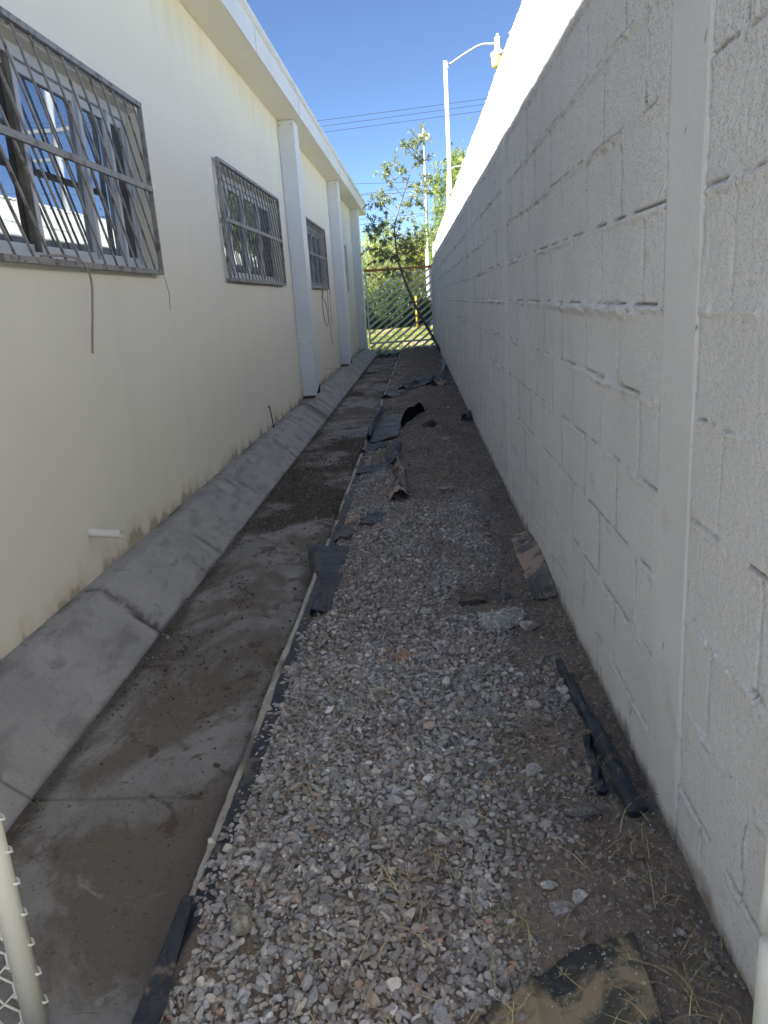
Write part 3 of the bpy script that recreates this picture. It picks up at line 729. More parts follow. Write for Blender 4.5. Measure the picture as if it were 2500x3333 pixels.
for i in range(150):
    cx_, cy_ = cl[i % len(cl)]; ox, oy = cx_ + r2.normal(0, .035), cy_ + r2.normal(0, .04); vv[i, :, 0] += ox; vv[i, :, 1] += oy; vv[i, :, 2] += gz(ox, oy) + .012
VV, FF, CC = [], [], []; b = 0
for v, f, c in (A, Bc, (vv.reshape(-1, 3), Cc_[1], Cc_[2])): VV.append(v); FF.append(f + b); CC.append(c); b += len(v)
o = mesh_np('dry_grass', np.concatenate(VV), np.concatenate(FF), MS['straw'], col=np.concatenate(CC)); tag(o, 'dry straw and grass stalks lying over the gravel', 'dry grass', kind='stuff')
v, f, c = blades(90, lambda r: r.choice([r.normal(-1.24, .02), r.uniform(-1.2, -.66), r.normal(-.66, .02)]), lambda r: 1.15 + r.random() ** 2 * 3, lambda x, y: -1.418 + 0 * x, .02, .09, lambda r: strawc(r) * .75, r2, .1)
o = mesh_np('twig_litter', v, f, MS['straw'], col=c); tag(o, 'fine twigs and stalks lying on the channel slab', 'twigs', kind='stuff')

# ------------------------------------------------------------------ single rocks
def rock(name, x, y, s, colr, label, flat=.6, sub=4, rot=0., sink=.35, cat='rock', cuts=9, group=None):
    r = np.random.default_rng(int(abs(x * 1000) + abs(y * 977)))
    bm = bmesh.new(); bmesh.ops.create_icosphere(bm, subdivisions=sub, radius=1.)
    V = np.array([v.co[:] for v in bm.verts]); F = np.array([[v.index for v in f.verts] for f in bm.faces]); bm.free()
    for j in range(cuts):
        nn = r.normal(size=3); nn /= np.linalg.norm(nn); V = V - np.maximum(0, V @ nn - r.uniform(.45, .8))[:, None] * nn * .93
    nz = fbm(V[:, 0] * 2 + V[:, 2] * 1.3 + 5, V[:, 1] * 2 - V[:, 2] + 5, 1, 4) - .5; n2 = fbm(V[:, 0] * 7 + V[:, 2] * 5, V[:, 1] * 7 - V[:, 2] * 4, 2, 3) - .5
    V = V * (1 + .35 * nz + .26 * n2)[:, None]
    V *= np.array([s[0], s[1], s[0] * flat]) if not np.isscalar(s) else s * np.array([1, .75, flat])
    ca, sa = math.cos(rot), math.sin(rot); V = V @ np.array([[ca, sa, 0], [-sa, ca, 0], [0, 0, 1]])
    hz = V[:, 2].max(); z = float(gz(x, y)) + hz * (1 - sink) * .9 if y > 0 else 0
    c = np.array(colr)[None] * (1 + .7 * n2 + .4 * nz)[:, None]
    c = np.clip(c * 1.25, .02, .8)
    o = mesh_np(name, V + np.array([x, y, z]), F, MS['rock'], col=c, base=(x, y, z), smooth=False); return tag(o, label, cat, group)
rock('concrete_lump', .255, 2.77, (.095, .075), (.36, .355, .34), 'large crumbly lump of broken concrete lying on the gravel near the wall', .62, 5, .3)
_l = bpy.data.objects['concrete_lump']; _r = np.random.default_rng(5); _v = np.empty(len(_l.data.vertices) * 3); _l.data.vertices.foreach_get('co', _v); _v = _v.reshape(-1, 3)
_p = _v[_v[:, 2] > np.quantile(_v[:, 2], .45)]; _p = _p[_r.choice(len(_p), 110)]; _s = _r.uniform(.003, .012, 110)
_c = np.array([(.46, .45, .43), (.36, .355, .35), (.58, .57, .54), (.27, .27, .27)])[_r.integers(0, 4, 110)]
OFF[_l.name] = np.array(_l.location); _P = _p + OFF[_l.name]
_a, _b, _cc = scatter(_P[:, 0], _P[:, 1], _P[:, 2] - _s * .2, _s, _c, VN, _r, .8); mesh_np('aggregate', _a, _b, MS['stone'], _l, col=_cc)
rock('dirt_clod', .155, 3.02, (.075, .05), (.13, .115, .10), 'dark flat clod of earth just behind the broken concrete lump', .35, 4, .1, cat='clod')
rock('rock', .345, 2.70, (.040, .03), (.34, .32, .30), 'grey angular rock touching the right side of the concrete lump', .6)
rock('rock', .285, 3.02, (.042, .035), (.15, .15, .155), 'dark grey rock behind the concrete lump by the wall', .7)
rock('rock', -.140, 2.50, (.040, .034), (.42, .29, .20), 'orange tan rock alone in the middle of the gravel', .62, 4, .5)
rock('rock', -.04, 2.93, (.036, .025), (.40, .39, .37), 'flat pale rock left of the concrete lump', .4)
rock('rock', -.222, 2.93, (.024, .021), (.46, .44, .40), 'small pale round rock on the gravel above the orange one', .8)
rock('rock', -.450, 1.295, (.033, .042), (.27, .255, .22), 'big grey brown upright rock near the lower left edge of the gravel', .95, 5, .4, sink=.1)
rock('rock', .215, 1.392, (.020, .014), (.52, .52, .50), 'white flat stone on bare soil, left of the bigger white stone', .5)
rock('rock', .272, 1.352, (.023, .017), (.50, .485, .47), 'whitish rounded stone on bare soil near the wall', .7)
rock('rock', .228, 1.325, (.032, .027), (.30, .29, .285), 'broad grey half buried stone in front of the two white stones', .35)
rock('rock', .05, 1.60, (.028, .022), (.36, .35, .33), 'rough grey lump of mortar in the lower middle of the gravel', .7, 4)
rock('rock', -.025, 1.66, (.046, .020), (.27, .27, .26), 'long flat grey stone in the lower middle of the gravel', .3, 4, .9)
rock('rock', .285, 2.13, (.030, .024), (.35, .31, .285), 'pinkish grey stone right of centre on the gravel', .6)
rock('rock', .135, 2.13, (.040, .026), (.30, .30, .30), 'flat light grey flake of concrete right of centre', .3)
rock('rock', .39, 2.20, (.025, .02), (.45, .43, .40), 'pale stone beside the black cloth roll', .8)
rock('rock', .335, 1.62, (.050, .030), (.17, .16, .15), 'rough dark grey clod in front of the short end of cloth roll', .4, 5)
rock('rock', .24, 1.80, (.026, .02), (.38, .37, .36), 'light grey angular stone left of the cloth roll end', .7)
rock('rock', .438, 1.03, (.020, .024), (.17, .15, .135), 'squarish brown stone in the lower right corner by the wall', .6)
rock('rock', .40, .905, (.045, .018), (.36, .33, .24), 'yellowish stone at the bottom edge beside the muddy sheet', .5)
rock('rock', -.10, 4.60, (.030, .016), (.38, .22, .15), 'reddish flat stone in front of the muddy cloth fold', .6)
rock('rock', .105, 4.95, (.060, .035), (.34, .335, .33), 'long pale grey stone right of the muddy cloth fold', .35, 4, .3)
rock('rock', .16, 6.75, (.045, .06), (.33, .325, .30), 'round pale stone lying on the brown mound', .25, 4)
rock('rock', .225, 8.75, (.05, .03), (.55, .56, .56), 'small white chip on the brown mound near the wall', .25)
rock('rock', .13, 2.42, (.03, .022), (.33, .33, .33), 'light grey flat stone between the orange rock and the wall', .4)
rock('rock', .05, 1.205, (.022, .02), (.33, .32, .31), 'grey rough stone just above the left corner of the muddy sheet', .7, 4)
rock('rock', -1.05, 1.22, (.012, .010), (.30, .27, .24), 'tiny beige pebble on the channel slab near the fence post', .8)
bpy.data.objects[[o.name for o in bpy.data.objects if o.name.startswith('rock')][-1]].location.z = -1.412
# gate-side rubble in the channel
for i, (x, y, s_) in enumerate(((-1.12, 20.15, .085), (-.93, 20.2, .07), (-.66, 20.1, .11))):
    o = rock('rubble_stone', x, y, (s_, s_ * .8), (.12, .11, .10), ['dark stone in the channel against the left foot of the gate', 'smallest dark stone under the gate in mid channel', 'largest dark stone under the gate beside the edging'][i], .7, 3, cat='stone')
    o.location.z = -1.38

# ------------------------------------------------------------------ ground cloth pieces
def sheet(name, fn, nu, nv, mat, label, cat='cloth', base=None, thick=.0015):
    u, v = np.meshgrid(np.linspace(0, 1, nu), np.linspace(0, 1, nv), indexing='ij')
    X, Y, Z = fn(u, v); P = np.stack([X, Y, Z], -1)
    b = base or tuple(P.reshape(-1, 3).mean(0))
    o = mesh_np(name, P, grid_faces(nu, nv), mat, base=b, smooth=True)
    m = o.modifiers.new('thickness', 'SOLIDIFY'); m.thickness = thick
    return tag(o, label, cat)
def f_strip(u, v):
    y = .6 + u * 9.; x0 = -.586 - .034 * sstep(1.42, 1.25, y) - .006 * vn(y * 3, y * 0, 9); x = x0 + v * (.045)
    z = np.where(x < -.58, -1.290, gz(x, y) + .002) + .008 * (fbm(x * 20, y * 7, 401) - .45) * sstep(0, .3, v) + .002
    z = np.maximum(gz(x, y) + .003, -1.300)
    x = x + .006 * (fbm(y * 6, y * 0, 402) - .5)
    return x, y, z
sheet('ground_cloth', f_strip, 900, 14, MS['weed'], 'black ground cloth showing along the left edge of the gravel')
def f_flap(u, v):   # big lifted flap over the edging
    y = 3.02 + u * .90; x = -.46 - v * (.105 + .12 * sstep(.25, 1, u)) + .02 * (fbm(u * 5, v * 3, 411) - .5)
    z = -1.285 + .03 * sstep(.75, 1, u) * v + .016 * np.sin(u * 9 + v * 2) * v + .014 * (fbm(u * 9, v * 5, 412) - .5)
    z = z - .045 * sstep(.8, 1, v) * sstep(.9, .5, u); return x, y, z
sheet('cloth_flap', f_flap, 60, 24, MS['weed'], 'smooth black cloth flap bent out over the edging, widest one')
def f_near(u, v):   # black cloth hanging over the edging at the bottom left
    y = .62 + u * .78; x = -.545 - .035 * sstep(.45, 1, u) - .012 * (fbm(y * 12, v * 0, 432) - .5) - v * (.088 - .055 * sstep(.3, 1, u)) - .015 * vn(y * 7, v * 2, 5)
    z = np.maximum(gz(x, y), -1.296) + .012 + .008 * (fbm(u * 9, v * 6, 431) - .3); z = z - .10 * sstep(-.612, -.65, x)
    return x, y, z
sheet('ground_cloth', f_near, 60, 30, MS['weed'], 'black cloth hanging off the gravel edge at the bottom left')
def ridge_sheet(path, wid, hgt, seed, twist=0.):
    P = catmull(path, 12)
    def fn(u, v):
        i = u * (len(P) - 1); k = np.clip(i.astype(int), 0, len(P) - 2); t = i - k
        C = P[k] * (1 - t)[..., None] + P[k + 1] * t[..., None]
        T = P[np.clip(k + 1, 0, len(P) - 1)] - P[k]; T = T / (np.linalg.norm(T, axis=-1)[..., None] + 1e-9)
        nx, ny = -T[..., 1], T[..., 0]; w = (v - .5) * 2; ww = wid(u) if callable(wid) else wid; hh = hgt(u) if callable(hgt) else hgt
        jit = fbm(u * 9, v * 4, seed) - .5; X = C[..., 0] + nx * w * ww * (1 + jit * .8); Y = C[..., 1] + ny * w * ww * (1 + jit * .8)
        Z = gz(X, Y) + .010 + hh * np.maximum(0, 1 - np.abs(w) ** 1.6) * (1 + jit * 1.2) + .02 * (fbm(u * 14, v * 9, seed + 1) - .5) + .3 * hh * np.abs(np.sin(u * 11 + w * 2 + seed)) * (1 - np.abs(w))
        return X, Y, Z
    return fn
sheet('cloth_fold', ridge_sheet([(-.20, 4.72, 0), (-.23, 5.05, 0), (-.215, 5.4, 0), (-.25, 5.75, 0)], lambda u: .075 - .04 * u, lambda u: .085 - .03 * u, 440), 50, 22, MS['mudcloth'], 'crumpled cloth fold caked with pink mud in the middle of the strip')
sheet('cloth_fold', ridge_sheet([(-.27, 5.85, 0), (-.295, 6.2, 0), (-.285, 6.6, 0)], lambda u: .045 + .02 * np.sin(u * 3), .04, 442), 34, 16, MS['cloth'], 'pale blue grey twist of cloth behind the muddy fold')
def f_black(u, v):   # stiff curled black piece standing open
    y = 7.45 + u * 1.3; x = -.30 + u * .30 + v * .04; z = gz(x, y) + .005 + v * (.15 + .02 * np.sin(u * 12)) * np.sin(np.clip(u * 1.15 + .12, 0, 1) * np.pi) ** .5 + .014 * (fbm(u * 16, v * 3, 450) - .5); y = y + v * .10
    return x, y, z
sheet('cloth_flap', f_black, 50, 14, MS['dark'], 'torn pitch black cloth edge standing up on the mound')
def f_blue(u, v):
    y = 7.0 + u * 1.2; x = -.555 + v * .27 + .04 * u; z = gz(x, y) + .03 + .04 * np.sin(v * 3.1) * sstep(0, .4, u) + .02 * (fbm(u * 5, v * 4, 455) - .5)
    return x, y, z
sheet('cloth_flap', f_blue, 40, 20, MS['cloth'], 'smooth dark blue cloth panel left of the black torn edge')
sheet('cloth_fold', ridge_sheet([(-.575, 7.2, 0), (-.59, 7.9, 0), (-.57, 8.8, 0), (-.53, 9.2, 0)], .032, .05, 460), 50, 12, MS['cloth'], 'narrow grey cloth rim curled over the edging')
sheet('cloth_fold', ridge_sheet([(-.58, 6.55, 0), (-.50, 6.7, 0), (-.40, 6.75, 0)], .06, .035, 463), 34, 14, MS['cloth'], 'short pale cloth fold lying across the edging')
sheet('cloth_scrap', ridge_sheet([(-.50, 5.7, 0), (-.42, 5.95, 0)], .13, .012, 466), 20, 20, MS['cloth'], 'flat blue grey cloth scrap half under gravel, farther one', base=None)
sheet('cloth_scrap', ridge_sheet([(-.52, 4.05, 0), (-.48, 4.45, 0)], .055, .02, 468), 20, 16, MS['mudcloth'], 'small muddy triangle of cloth beside the pale edging')
sheet('cloth_scrap', ridge_sheet([(-.41, 4.30, 0), (-.33, 4.50, 0)], .055, .010, 470), 20, 16, MS['cloth'], 'flat grey cloth scrap on the gravel by the muddy triangle')
sheet('cloth_fold', ridge_sheet([(-.55, 10.3, 0), (-.42, 10.7, 0), (-.34, 10.8, 0)], .13, .03, 472), 30, 16, MS['cloth'], 'blue cloth corner at the edging beyond the mound')
sheet('cloth_fold', ridge_sheet([(-.34, 10.9, 0), (-.20, 11.1, 0), (-.05, 11.6, 0), (.10, 12.1, 0)], lambda u: .10 + .12 * u, .06, 474), 50, 22, MS['cloth'], 'wide ridge of pale blue cloth crossing the far gravel')
sheet('cloth_fold', ridge_sheet([(.12, 11.6, 0), (.25, 12.3, 0), (.35, 13.4, 0), (.40, 14.8, 0), (.36, 15.6, 0)], lambda u: .09 - .04 * u, .05, 476), 60, 14, MS['cloth'], 'thin pale cloth fold running towards the far end of the wall')
sheet('cloth_fold', ridge_sheet([(.10, 11.0, 0), (.28, 11.3, 0)], .14, .06, 478), 24, 18, MS['mudcloth'], 'brown mud covered cloth hump next to the wide ridge')
sheet('cloth_scrap', ridge_sheet([(-.02, 7.35, 0), (.06, 7.55, 0)], .05, .03, 480), 18, 14, MS['weed'], 'small dark blue scrap sticking out of the mound')
sheet('cloth_scrap', ridge_sheet([(.40, 7.75, 0), (.46, 8.0, 0)], .07, .05, 481), 18, 14, MS['cloth'], 'dark triangular scrap standing against the block wall')
def f_wallc(u, v):   # muddy cloth rising against the wall
    y = 2.98 + u * .92; x = .405 + v * .10; z = gz(x, y) + .006 + .055 * v * np.sin(np.clip(u, .02, 1) * np.pi) ** .6 + .012 * (fbm(u * 9, v * 5, 490) - .5); x = x + .012 * (fbm(u * 8, v * 2, 491) - .5)
    return x, y, z
sheet('cloth_fold', f_wallc, 60, 18, MS['mudcloth'], 'long mud stained cloth rising against the foot of the wall')
def rollm(path, r0, r1, seed, name, label):
    P = catmull(path, 14); n = 20; m = len(P); V = []
    T = np.gradient(P, axis=0); T /= np.linalg.norm(T, axis=1)[:, None]
    for i in range(m):
        t = i / (m - 1); rr = r0 + (r1 - r0) * t; a = np.arange(n) * 2 * np.pi / n; s = np.array([T[i][1], -T[i][0], 0]); s /= np.linalg.norm(s); up = np.cross(s, T[i])
        q = rr * .92 * (1 + .6 * (fbm(np.cos(a) * 1.6 + t * 7 + 5, np.sin(a) * 1.6 + t * 5 + 5, seed, 3) - .5)) + .0025 * np.sin(a * 3 + t * 25)
        V.append(P[i] + q[:, None] * (np.cos(a)[:, None] * s * 1.1 + np.sin(a)[:, None] * up * .8))
    V = np.concatenate(V); F = [(i * n + j, i * n + (j + 1) % n, (i + 1) * n + (j + 1) % n, (i + 1) * n + j) for i in range(m - 1) for j in range(n)]
    V = np.vstack([V, P[0] - T[0] * .0, P[-1]]); 
    F += [(m * n, (j + 1) % n, j, j) for j in range(n)] + [(m * n + 1, (m - 1) * n + j, (m - 1) * n + (j + 1) % n, (m - 1) * n + (j + 1) % n) for j in range(n)]
    mb = MB(); mb.add(V, F); return tag(mb.build(name, MS['weed'], base=tuple(P[0]), smooth=True), label, 'cloth roll')
G_ = lambda x, y, d=.02: (x, y, float(gz(x, y)) + d)
rollm([G_(.415, 2.42, .004), G_(.418, 2.25, .014), G_(.430, 2.05, .022), G_(.445, 1.86, .026), G_(.452, 1.72, .028), G_(.462, 1.60, .022)], .012, .0255, 5, 'cloth_roll', 'long black rolled cloth lying along the foot of the wall')
rollm([G_(.415, 1.95, .006), G_(.405, 1.83, .012), G_(.400, 1.74, .014), G_(.400, 1.69, .012)], .010, .014, 8, 'cloth_roll', 'short black branch end forking off the long cloth roll')
def f_muddy(u, v):
    x = .015 + u * .345; y = .60 + v * (.50 + .14 * sstep(0, .9, u) + .03 * (fbm(u * 7, u * 0, 495) - .5)); x = x + .03 * (fbm(v * 5, v * 0, 496) - .5) * (u < .2) - .05 * sstep(.8, 1, v) * sstep(.4, 0, u) * -1
    z = gz(x, y) + .012 + .010 * np.exp(-((u - .33 - .05 * v) / .03) ** 2) + .008 * (fbm(u * 6, v * 5, 497) - .5); return x, y, z
sheet('muddy_sheet', f_muddy, 80, 70, MS['olive'], 'olive and black sheet smeared with tan mud at the bottom right', 'plastic sheet')

# ------------------------------------------------------------------ chain-link fence pieces next to the camera
fp = thing('chain_link_fence', 'white painted fence post with looped chain link wire at the bottom left', 'fence', (-.885, 1.2, -1.42))
MB().tube([(-.885, 1.2, -1.43), (-.885, 1.2, -.9), (-.885, 1.2, .35)], .0235, 20).build('post', MS['post'], fp, smooth=True)
m = MB(); dz = .075
for k_ in range(22):
    z = -1.40 + k_ * dz
    a = np.linspace(0, 2 * np.pi, 14); P = [(-.885 +   .0265 * math.cos(t), 1.2 - .0265 * math.sin(t), z + .018 * t / np.pi) for t in a]
    P = [(-.885 - .03, 1.2, z - .03)] + P[6:] + [(-.885 - .035, 1.195, z + .06)]
    m.tube(catmull(P, 2), .0030, 6)
for k_ in range(22):
    for s_ in (-1, 1):
        n_ = 16; P = [(-.905 - .0375 * i, 1.2 + .004 * (-1) ** i, -1.40 + k_ * dz + s_ * .0375 * (i % 2)) for i in range(n_)]
        m.tube(P, .0026, 5)
m.build('wire_mesh', MS['post'], fp, smooth=True)
fq = thing('gate_post', 'white painted post with a rounded latch bar close against the wall at the bottom right', 'post', (.475, .88, -1.26))
MB().tube([(.460, .90, -1.28), (.460, .90, -1.0), (.460, .90, -.93)], .020, 18).build('post', MS['post'], fq, smooth=True)
P = [(.487, .97, -.70), (.486, .97, -.85), (.482, .968, -.96)]; 
MB().tube(P + [(.481, .968, -.975), (.481, .968, -.981)], [.014, .014, .014, .010, .002], 16).build('latch_bar', MS['post'], fq, smooth=True)

# ------------------------------------------------------------------ foliage
def leaves(C, Dv, L, Wd, colr, r, droop=0.):
    n = len(C); Dv = Dv / (np.linalg.norm(Dv, axis=1)[:, None] + 1e-9)
    q = r.normal(size=(n, 3)); s = np.cross(Dv, q); s /= np.linalg.norm(s, axis=1)[:, None] + 1e-9
    L = np.broadcast_to(L, (n,))[:, None]; Wd = np.broadcast_to(Wd, (n,))[:, None]
    nrm = np.cross(s, Dv)
    V = np.stack([C, C + Dv * L * .45 + s * Wd * .5 + nrm * L * .04, C + Dv * L - nrm * L * .06, C + Dv * L * .45 - s * Wd * .5 + nrm * L * .04], 1)
    F = np.arange(n * 4).reshape(n, 4); return V.reshape(-1, 3), F, np.repeat(colr, 4, 0)
def limb_set(mb, base, top, rad, r, nb=7, spread=1.5):
    P = [np.array(base, float)]; 
    for t in (.3, .6, 1.): P.append(np.array(base) * (1 - t) + np.array(top) * t + r.normal(0, .06, 3) * np.linalg.norm(np.array(top) - base) * .4)
    P = catmull(P, 5); mb.tube(P, np.linspace(rad, rad * .35, len(P)), 9)
    tips = []
    for i in range(nb):
        s = P[int(len(P) * r.uniform(.35, .95))]; d = r.normal(size=3); d[2] = abs(d[2]) * .8 + .3; d /= np.linalg.norm(d); e = s + d * spread * r.uniform(.6, 1.2)
        Q = catmull([s, (s + e) / 2 + r.normal(0, .08, 3) * spread, e], 4); mb.tube(Q, np.linspace(rad * .38, rad * .08, len(Q)), 6); tips.append(e)
    return tips
def tree(name, base, cen, rad, n, L, Wd, cols, label, seed, kind='clump', nclump=60, trunk_r=.12, group=None, cat='tree', gap=.5):
    r = np.random.default_rng(seed); t = thing(name, label, cat, base, group)
    mb = MB(); cen = np.array(cen, float); rad = np.array(rad, float)
    limb_set(mb, base, cen + np.array([0, 0, rad[2] * .2]), trunk_r, r, 9, rad.mean() * .8)
    mb.build('trunk', MS['bark'], t, smooth=True)
    d = r.normal(size=(nclump, 3)); d /= np.linalg.norm(d, axis=1)[:, None]; rr = r.uniform(.25, 1., nclump) ** .5
    K = cen + d * rr[:, None] * rad * (1 + .25 * r.normal(size=(nclump, 1)))
    ks = rad.mean() * r.uniform(.12, .30, nclump); wt = ks ** 2 / (ks ** 2).sum(); who = r.choice(nclump, n, p=wt)
    cols = np.array(cols, float)
    if kind == 'clump':
        C = K[who] + r.normal(size=(n, 3)) * ks[who][:, None] * np.array([1, 1, .75]); Dv = r.normal(size=(n, 3)) + np.array([0, 0, .2])
    else:   # weeping strands
        st = r.random(n); sid = r.integers(0, 9, n); rs = np.random.default_rng(seed + 1); offx = rs.normal(size=(nclump, 9, 2)) * .75; ln = rs.uniform(.6, 2.0, (nclump, 9))
        C = K[who].copy(); C[:, :2] += offx[who, sid] * ks[who][:, None] * (1 + .15 * st[:, None]); C[:, 2] += ks[who] * .6 - st * ln[who, sid] * ks[who] * 2.2
        C += r.normal(size=(n, 3)) * .03; Dv = r.normal(size=(n, 3)) * .5 + np.array([0, 0, -1.])
    C[:, 2] = np.maximum(C[:, 2], -1.45)
    ci = (_h(who.astype(float), who * 0., seed) * .65 + r.random(n) * .35); c = cols[np.clip((ci * len(cols)).astype(int), 0, len(cols) - 1)] * r.uniform(.75, 1.25, n)[:, None]
    v, f, c = leaves(C, Dv, L * r.uniform(.7, 1.3, n), Wd * r.uniform(.7, 1.3, n), c, r)
    mesh_np('crown', v, f, MS['leaf'], t, col=c); return t
YG_ = [(.28, .35, .07), (.35, .41, .09), (.20, .28, .06), (.42, .44, .13)]
GG = [(.07, .12, .035), (.11, .17, .045), (.16, .23, .06), (.21, .27, .08)]
DG = [(.03, .055, .02), (.05, .085, .03), (.08, .12, .04)]
OL = [(.20, .22, .08), (.27, .28, .09), (.15, .18, .07), (.33, .31, .13)]
tree('weeping_tree', (-3.6, 46, -1.5), (-2.5, 46, 1.3), (1.8, 1.8, 2.1), 24000, .20, .035, [(.24, .30, .13), (.31, .37, .17), (.17, .23, .10), (.38, .40, .20)], 'low weeping grey green tree behind the left part of the gate', 501, 'weep', 70, .16)
tree('bright_tree', (-2.6, 55, -1.5), (-2.3, 55, 2.2), (1.5, 1.6, 2.5), 12000, .18, .07, YG_, 'bright yellow green tree top peeping over the weeping tree', 502, 'clump', 50, .2)
tree('thorn_tree', (.4, 50, -1.5), (.08, 50, 1.7), (1.65, 1.6, 1.75), 20000, .16, .055, OL + YG_[:2], 'olive feathery thorn tree behind the right part of the gate', 503, 'clump', 70, .2)
tree('pepper_tree', (2.6, 42, -1.5), (2.3, 42, 3.9), (1.35, 1.5, 2.8), 48000, .17, .034, [(.22, .30, .08), (.28, .36, .11), (.16, .23, .06), (.33, .38, .15)], 'tall light green pepper tree behind the lamp pole', 504, 'weep', 90, .3)
tree('thorn_tree', (1.9, 52, -1.5), (.9, 52, 2.0), (2.0, 2.0, 2.3), 14000, .16, .07, GG, 'round green tree far behind the white poles', 505, 'clump', 50, .25)
for i, (x, y, w_, hgt, cc, lab) in enumerate(((-2.9, 42, 1.2, .72, DG, 'dark leafy shrub behind the left third of the gate slats'), (-1.45, 43, 1.25, 1.0, DG + GG[:1], 'tallest dark green shrub behind the middle of the gate slats'), (-.05, 45, .75, .85, DG + OL[:1], 'brownish green shrub behind the right third of the gate slats'))):
    tree('shrub', (x, y, -1.5), (x, y, -1.45 + hgt), (w_, .9, hgt), 9000, .15, .07, cc, lab, 510 + i, 'clump', 40, .04, 'shrubs behind the gate', 'shrub')
# trees, fence and poles past the wall, seen in the window panes
tree('roadside_tree', (3.6, 27.5, -1.5), (3.6, 27.5, 2.4), (1.5, 2.6, 2.8), 14000, .22, .09, DG + GG, 'big dark green tree past the block wall reflected in the second window', 520, 'clump', 60, .25)
tree('roadside_tree', (4.4, 35, -1.5), (4.6, 35, 2.6), (2.0, 3.0, 3.2), 12000, .24, .10, GG, 'paler green tree past the block wall beyond the reflected dark one', 521, 'clump', 60, .25)
tree('roadside_tree', (4.2, 11.3, -1.5), (4.0, 11.5, .4), (.4, .7, .9), 3000, .12, .06, GG, 'small shrubby tree beyond the block wall reflected in the nearest window', 522, 'clump', 24, .06)
pf = thing('palisade_fence', 'tall grey palisade fence beyond the block wall, reflected in the nearest window', 'fence', (3.2, 10, -1.5))
m = MB(); y = 4.0
while y < 18: m.box(3.2, 3.22, y, y + .055, -1.45, 1.95); y += .125
m.build('palings', MS['polegrey'], pf)
m = MB(); [m.box(3.222, 3.26, 4, 18, z, z + .05) for z in (-.9, .6, 1.7)]; m.build('rail', MS['polegrey'], pf)
o = thing('utility_pole', 'concrete utility pole beyond the block wall, reflected in the nearest window', 'pole', (6, 21.6, -1.5))
MB().tube([(6, 21.6, -1.5), (6, 21.6, 3), (6, 21.6, 6.1)], [.12, .10, .08], 12).build('shaft', MS['polegrey'], o)
m = MB(); m.bar((5.3, 21.6, 4.9), (6.9, 21.6, 4.9), .09, .09); m.bar((5.3, 21.6, 4.2), (6.9, 21.6, 4.2), .07, .07); m.build('crossarm', MS['polegrey'], o)

# sapling growing at the foot of the wall
sp = thing('sapling', 'thin leaning sapling with narrow leaves growing at the wall before the gate', 'tree', (.40, 17.6, -1.27))
kx = 17.4 / 16.
T_ = [(.40, 17.6, -1.27), (.36, 17.5, -1.18), (.143 * kx, 17.4, -.70 * kx), (-.087 * kx, 17.4, -.25 * kx), (-.30 * kx, 17.35, .30 * kx), (-.424 * kx, 17.35, .73 * kx), (-.455 * kx, 17.3, 1.09 * kx), (-.455 * kx, 17.3, 1.38 * kx), (-.36 * kx, 17.3, 1.68 * kx), (-.25 * kx, 17.3, 1.95 * kx), (-.13 * kx, 17.3, 2.25 * kx), (-.02 * kx, 17.3, 2.55 * kx), (.09 * kx, 17.3, 2.80 * kx)]
TP = catmull(T_, 6); m = MB(); m.tube(TP, np.interp(np.linspace(0, 1, len(TP)), [0, .05, .3, .6, 1], [.050, .036, .027, .016, .004]), 9)
r5 = np.random.default_rng(61); C, Dv = [], []; cn = []
def twig(s, e, rad, nl, dens=1.):
    s = np.array(s, float); e = np.array(e, float); mid = (s + e) / 2 + r5.normal(0, .05, 3) * np.linalg.norm(e - s) + np.array([0, 0, .06]) * np.linalg.norm(e - s)
    Q = catmull([s, mid, e], 5); m.tube(Q, np.linspace(rad, rad * .3, len(Q)), 5)
    for i in range(nl):
        q = Q[int(r5.uniform(.30, 1.0) * (len(Q) - 1))]; sub = q + r5.normal(0, .085, 3)
        m.tube([q, (q + sub) / 2 + r5.normal(0, .01, 3), sub], .0022, 4, False)
        k_ = int(17 * dens); ax = sub - q; ax /= np.linalg.norm(ax) + 1e-9
        for j in range(k_):
            t = j / k_; C.append(q + (sub - q) * (.3 + .9 * t)); Dv.append(ax * .7 + r5.normal(0, .55, 3) + np.array([0, 0, -.15])); cn.append(r5.random())
BR = [((-.455, .95), (-.95, 1.55), 16), ((-.455, 1.02), (-1.08, 1.35), 15), ((-.46, .85), (-1.06, 1.0), 12), ((-.45, .80), (-.98, .74), 14), ((-.44, .72), (-.62, .88), 9), ((-.45, 1.15), (-.72, 1.55), 10),
      ((-.455, .90), (-.05, 1.45), 13), ((-.455, .95), (.22, 1.22), 15), ((-.45, .80), (.38, 1.15), 15), ((-.44, .85), (.02, .78), 10), ((-.43, .72), (.12, .62), 9), ((-.46, 1.2), (-.1, 1.75), 11),
      ((-.40, 1.55), (-.92, 1.98), 15), ((-.36, 1.65), (-.72, 2.12), 12), ((-.36, 1.6), (.15, 1.75), 14), ((-.30, 1.85), (.28, 2.0), 14), ((-.25, 1.9), (-.62, 2.45), 15), ((-.2, 2.05), (.30, 2.28), 14), ((-.15, 2.15), (-.42, 2.65), 13),
      ((-.08, 2.4), (.24, 2.6), 12), ((0, 2.6), (-.20, 2.85), 10), ((.05, 2.7), (.20, 3.05), 9), ((-.38, .45), (-.72, .52), 7), ((-.36, .5), (-.12, .42), 7), ((.09, 2.8), (.17, 3.1), 8)]
for (a, b_, nl) in BR:
    yb = 17.35 + r5.normal(0, .25); twig((a[0] * kx, 17.32, a[1] * kx), (b_[0] * kx, yb, b_[1] * kx), .008, nl)
m.build('trunk', MS['bark'], sp, smooth=True)
C = np.array(C); Dv = np.array(Dv); cn = np.array(cn)[:, None]
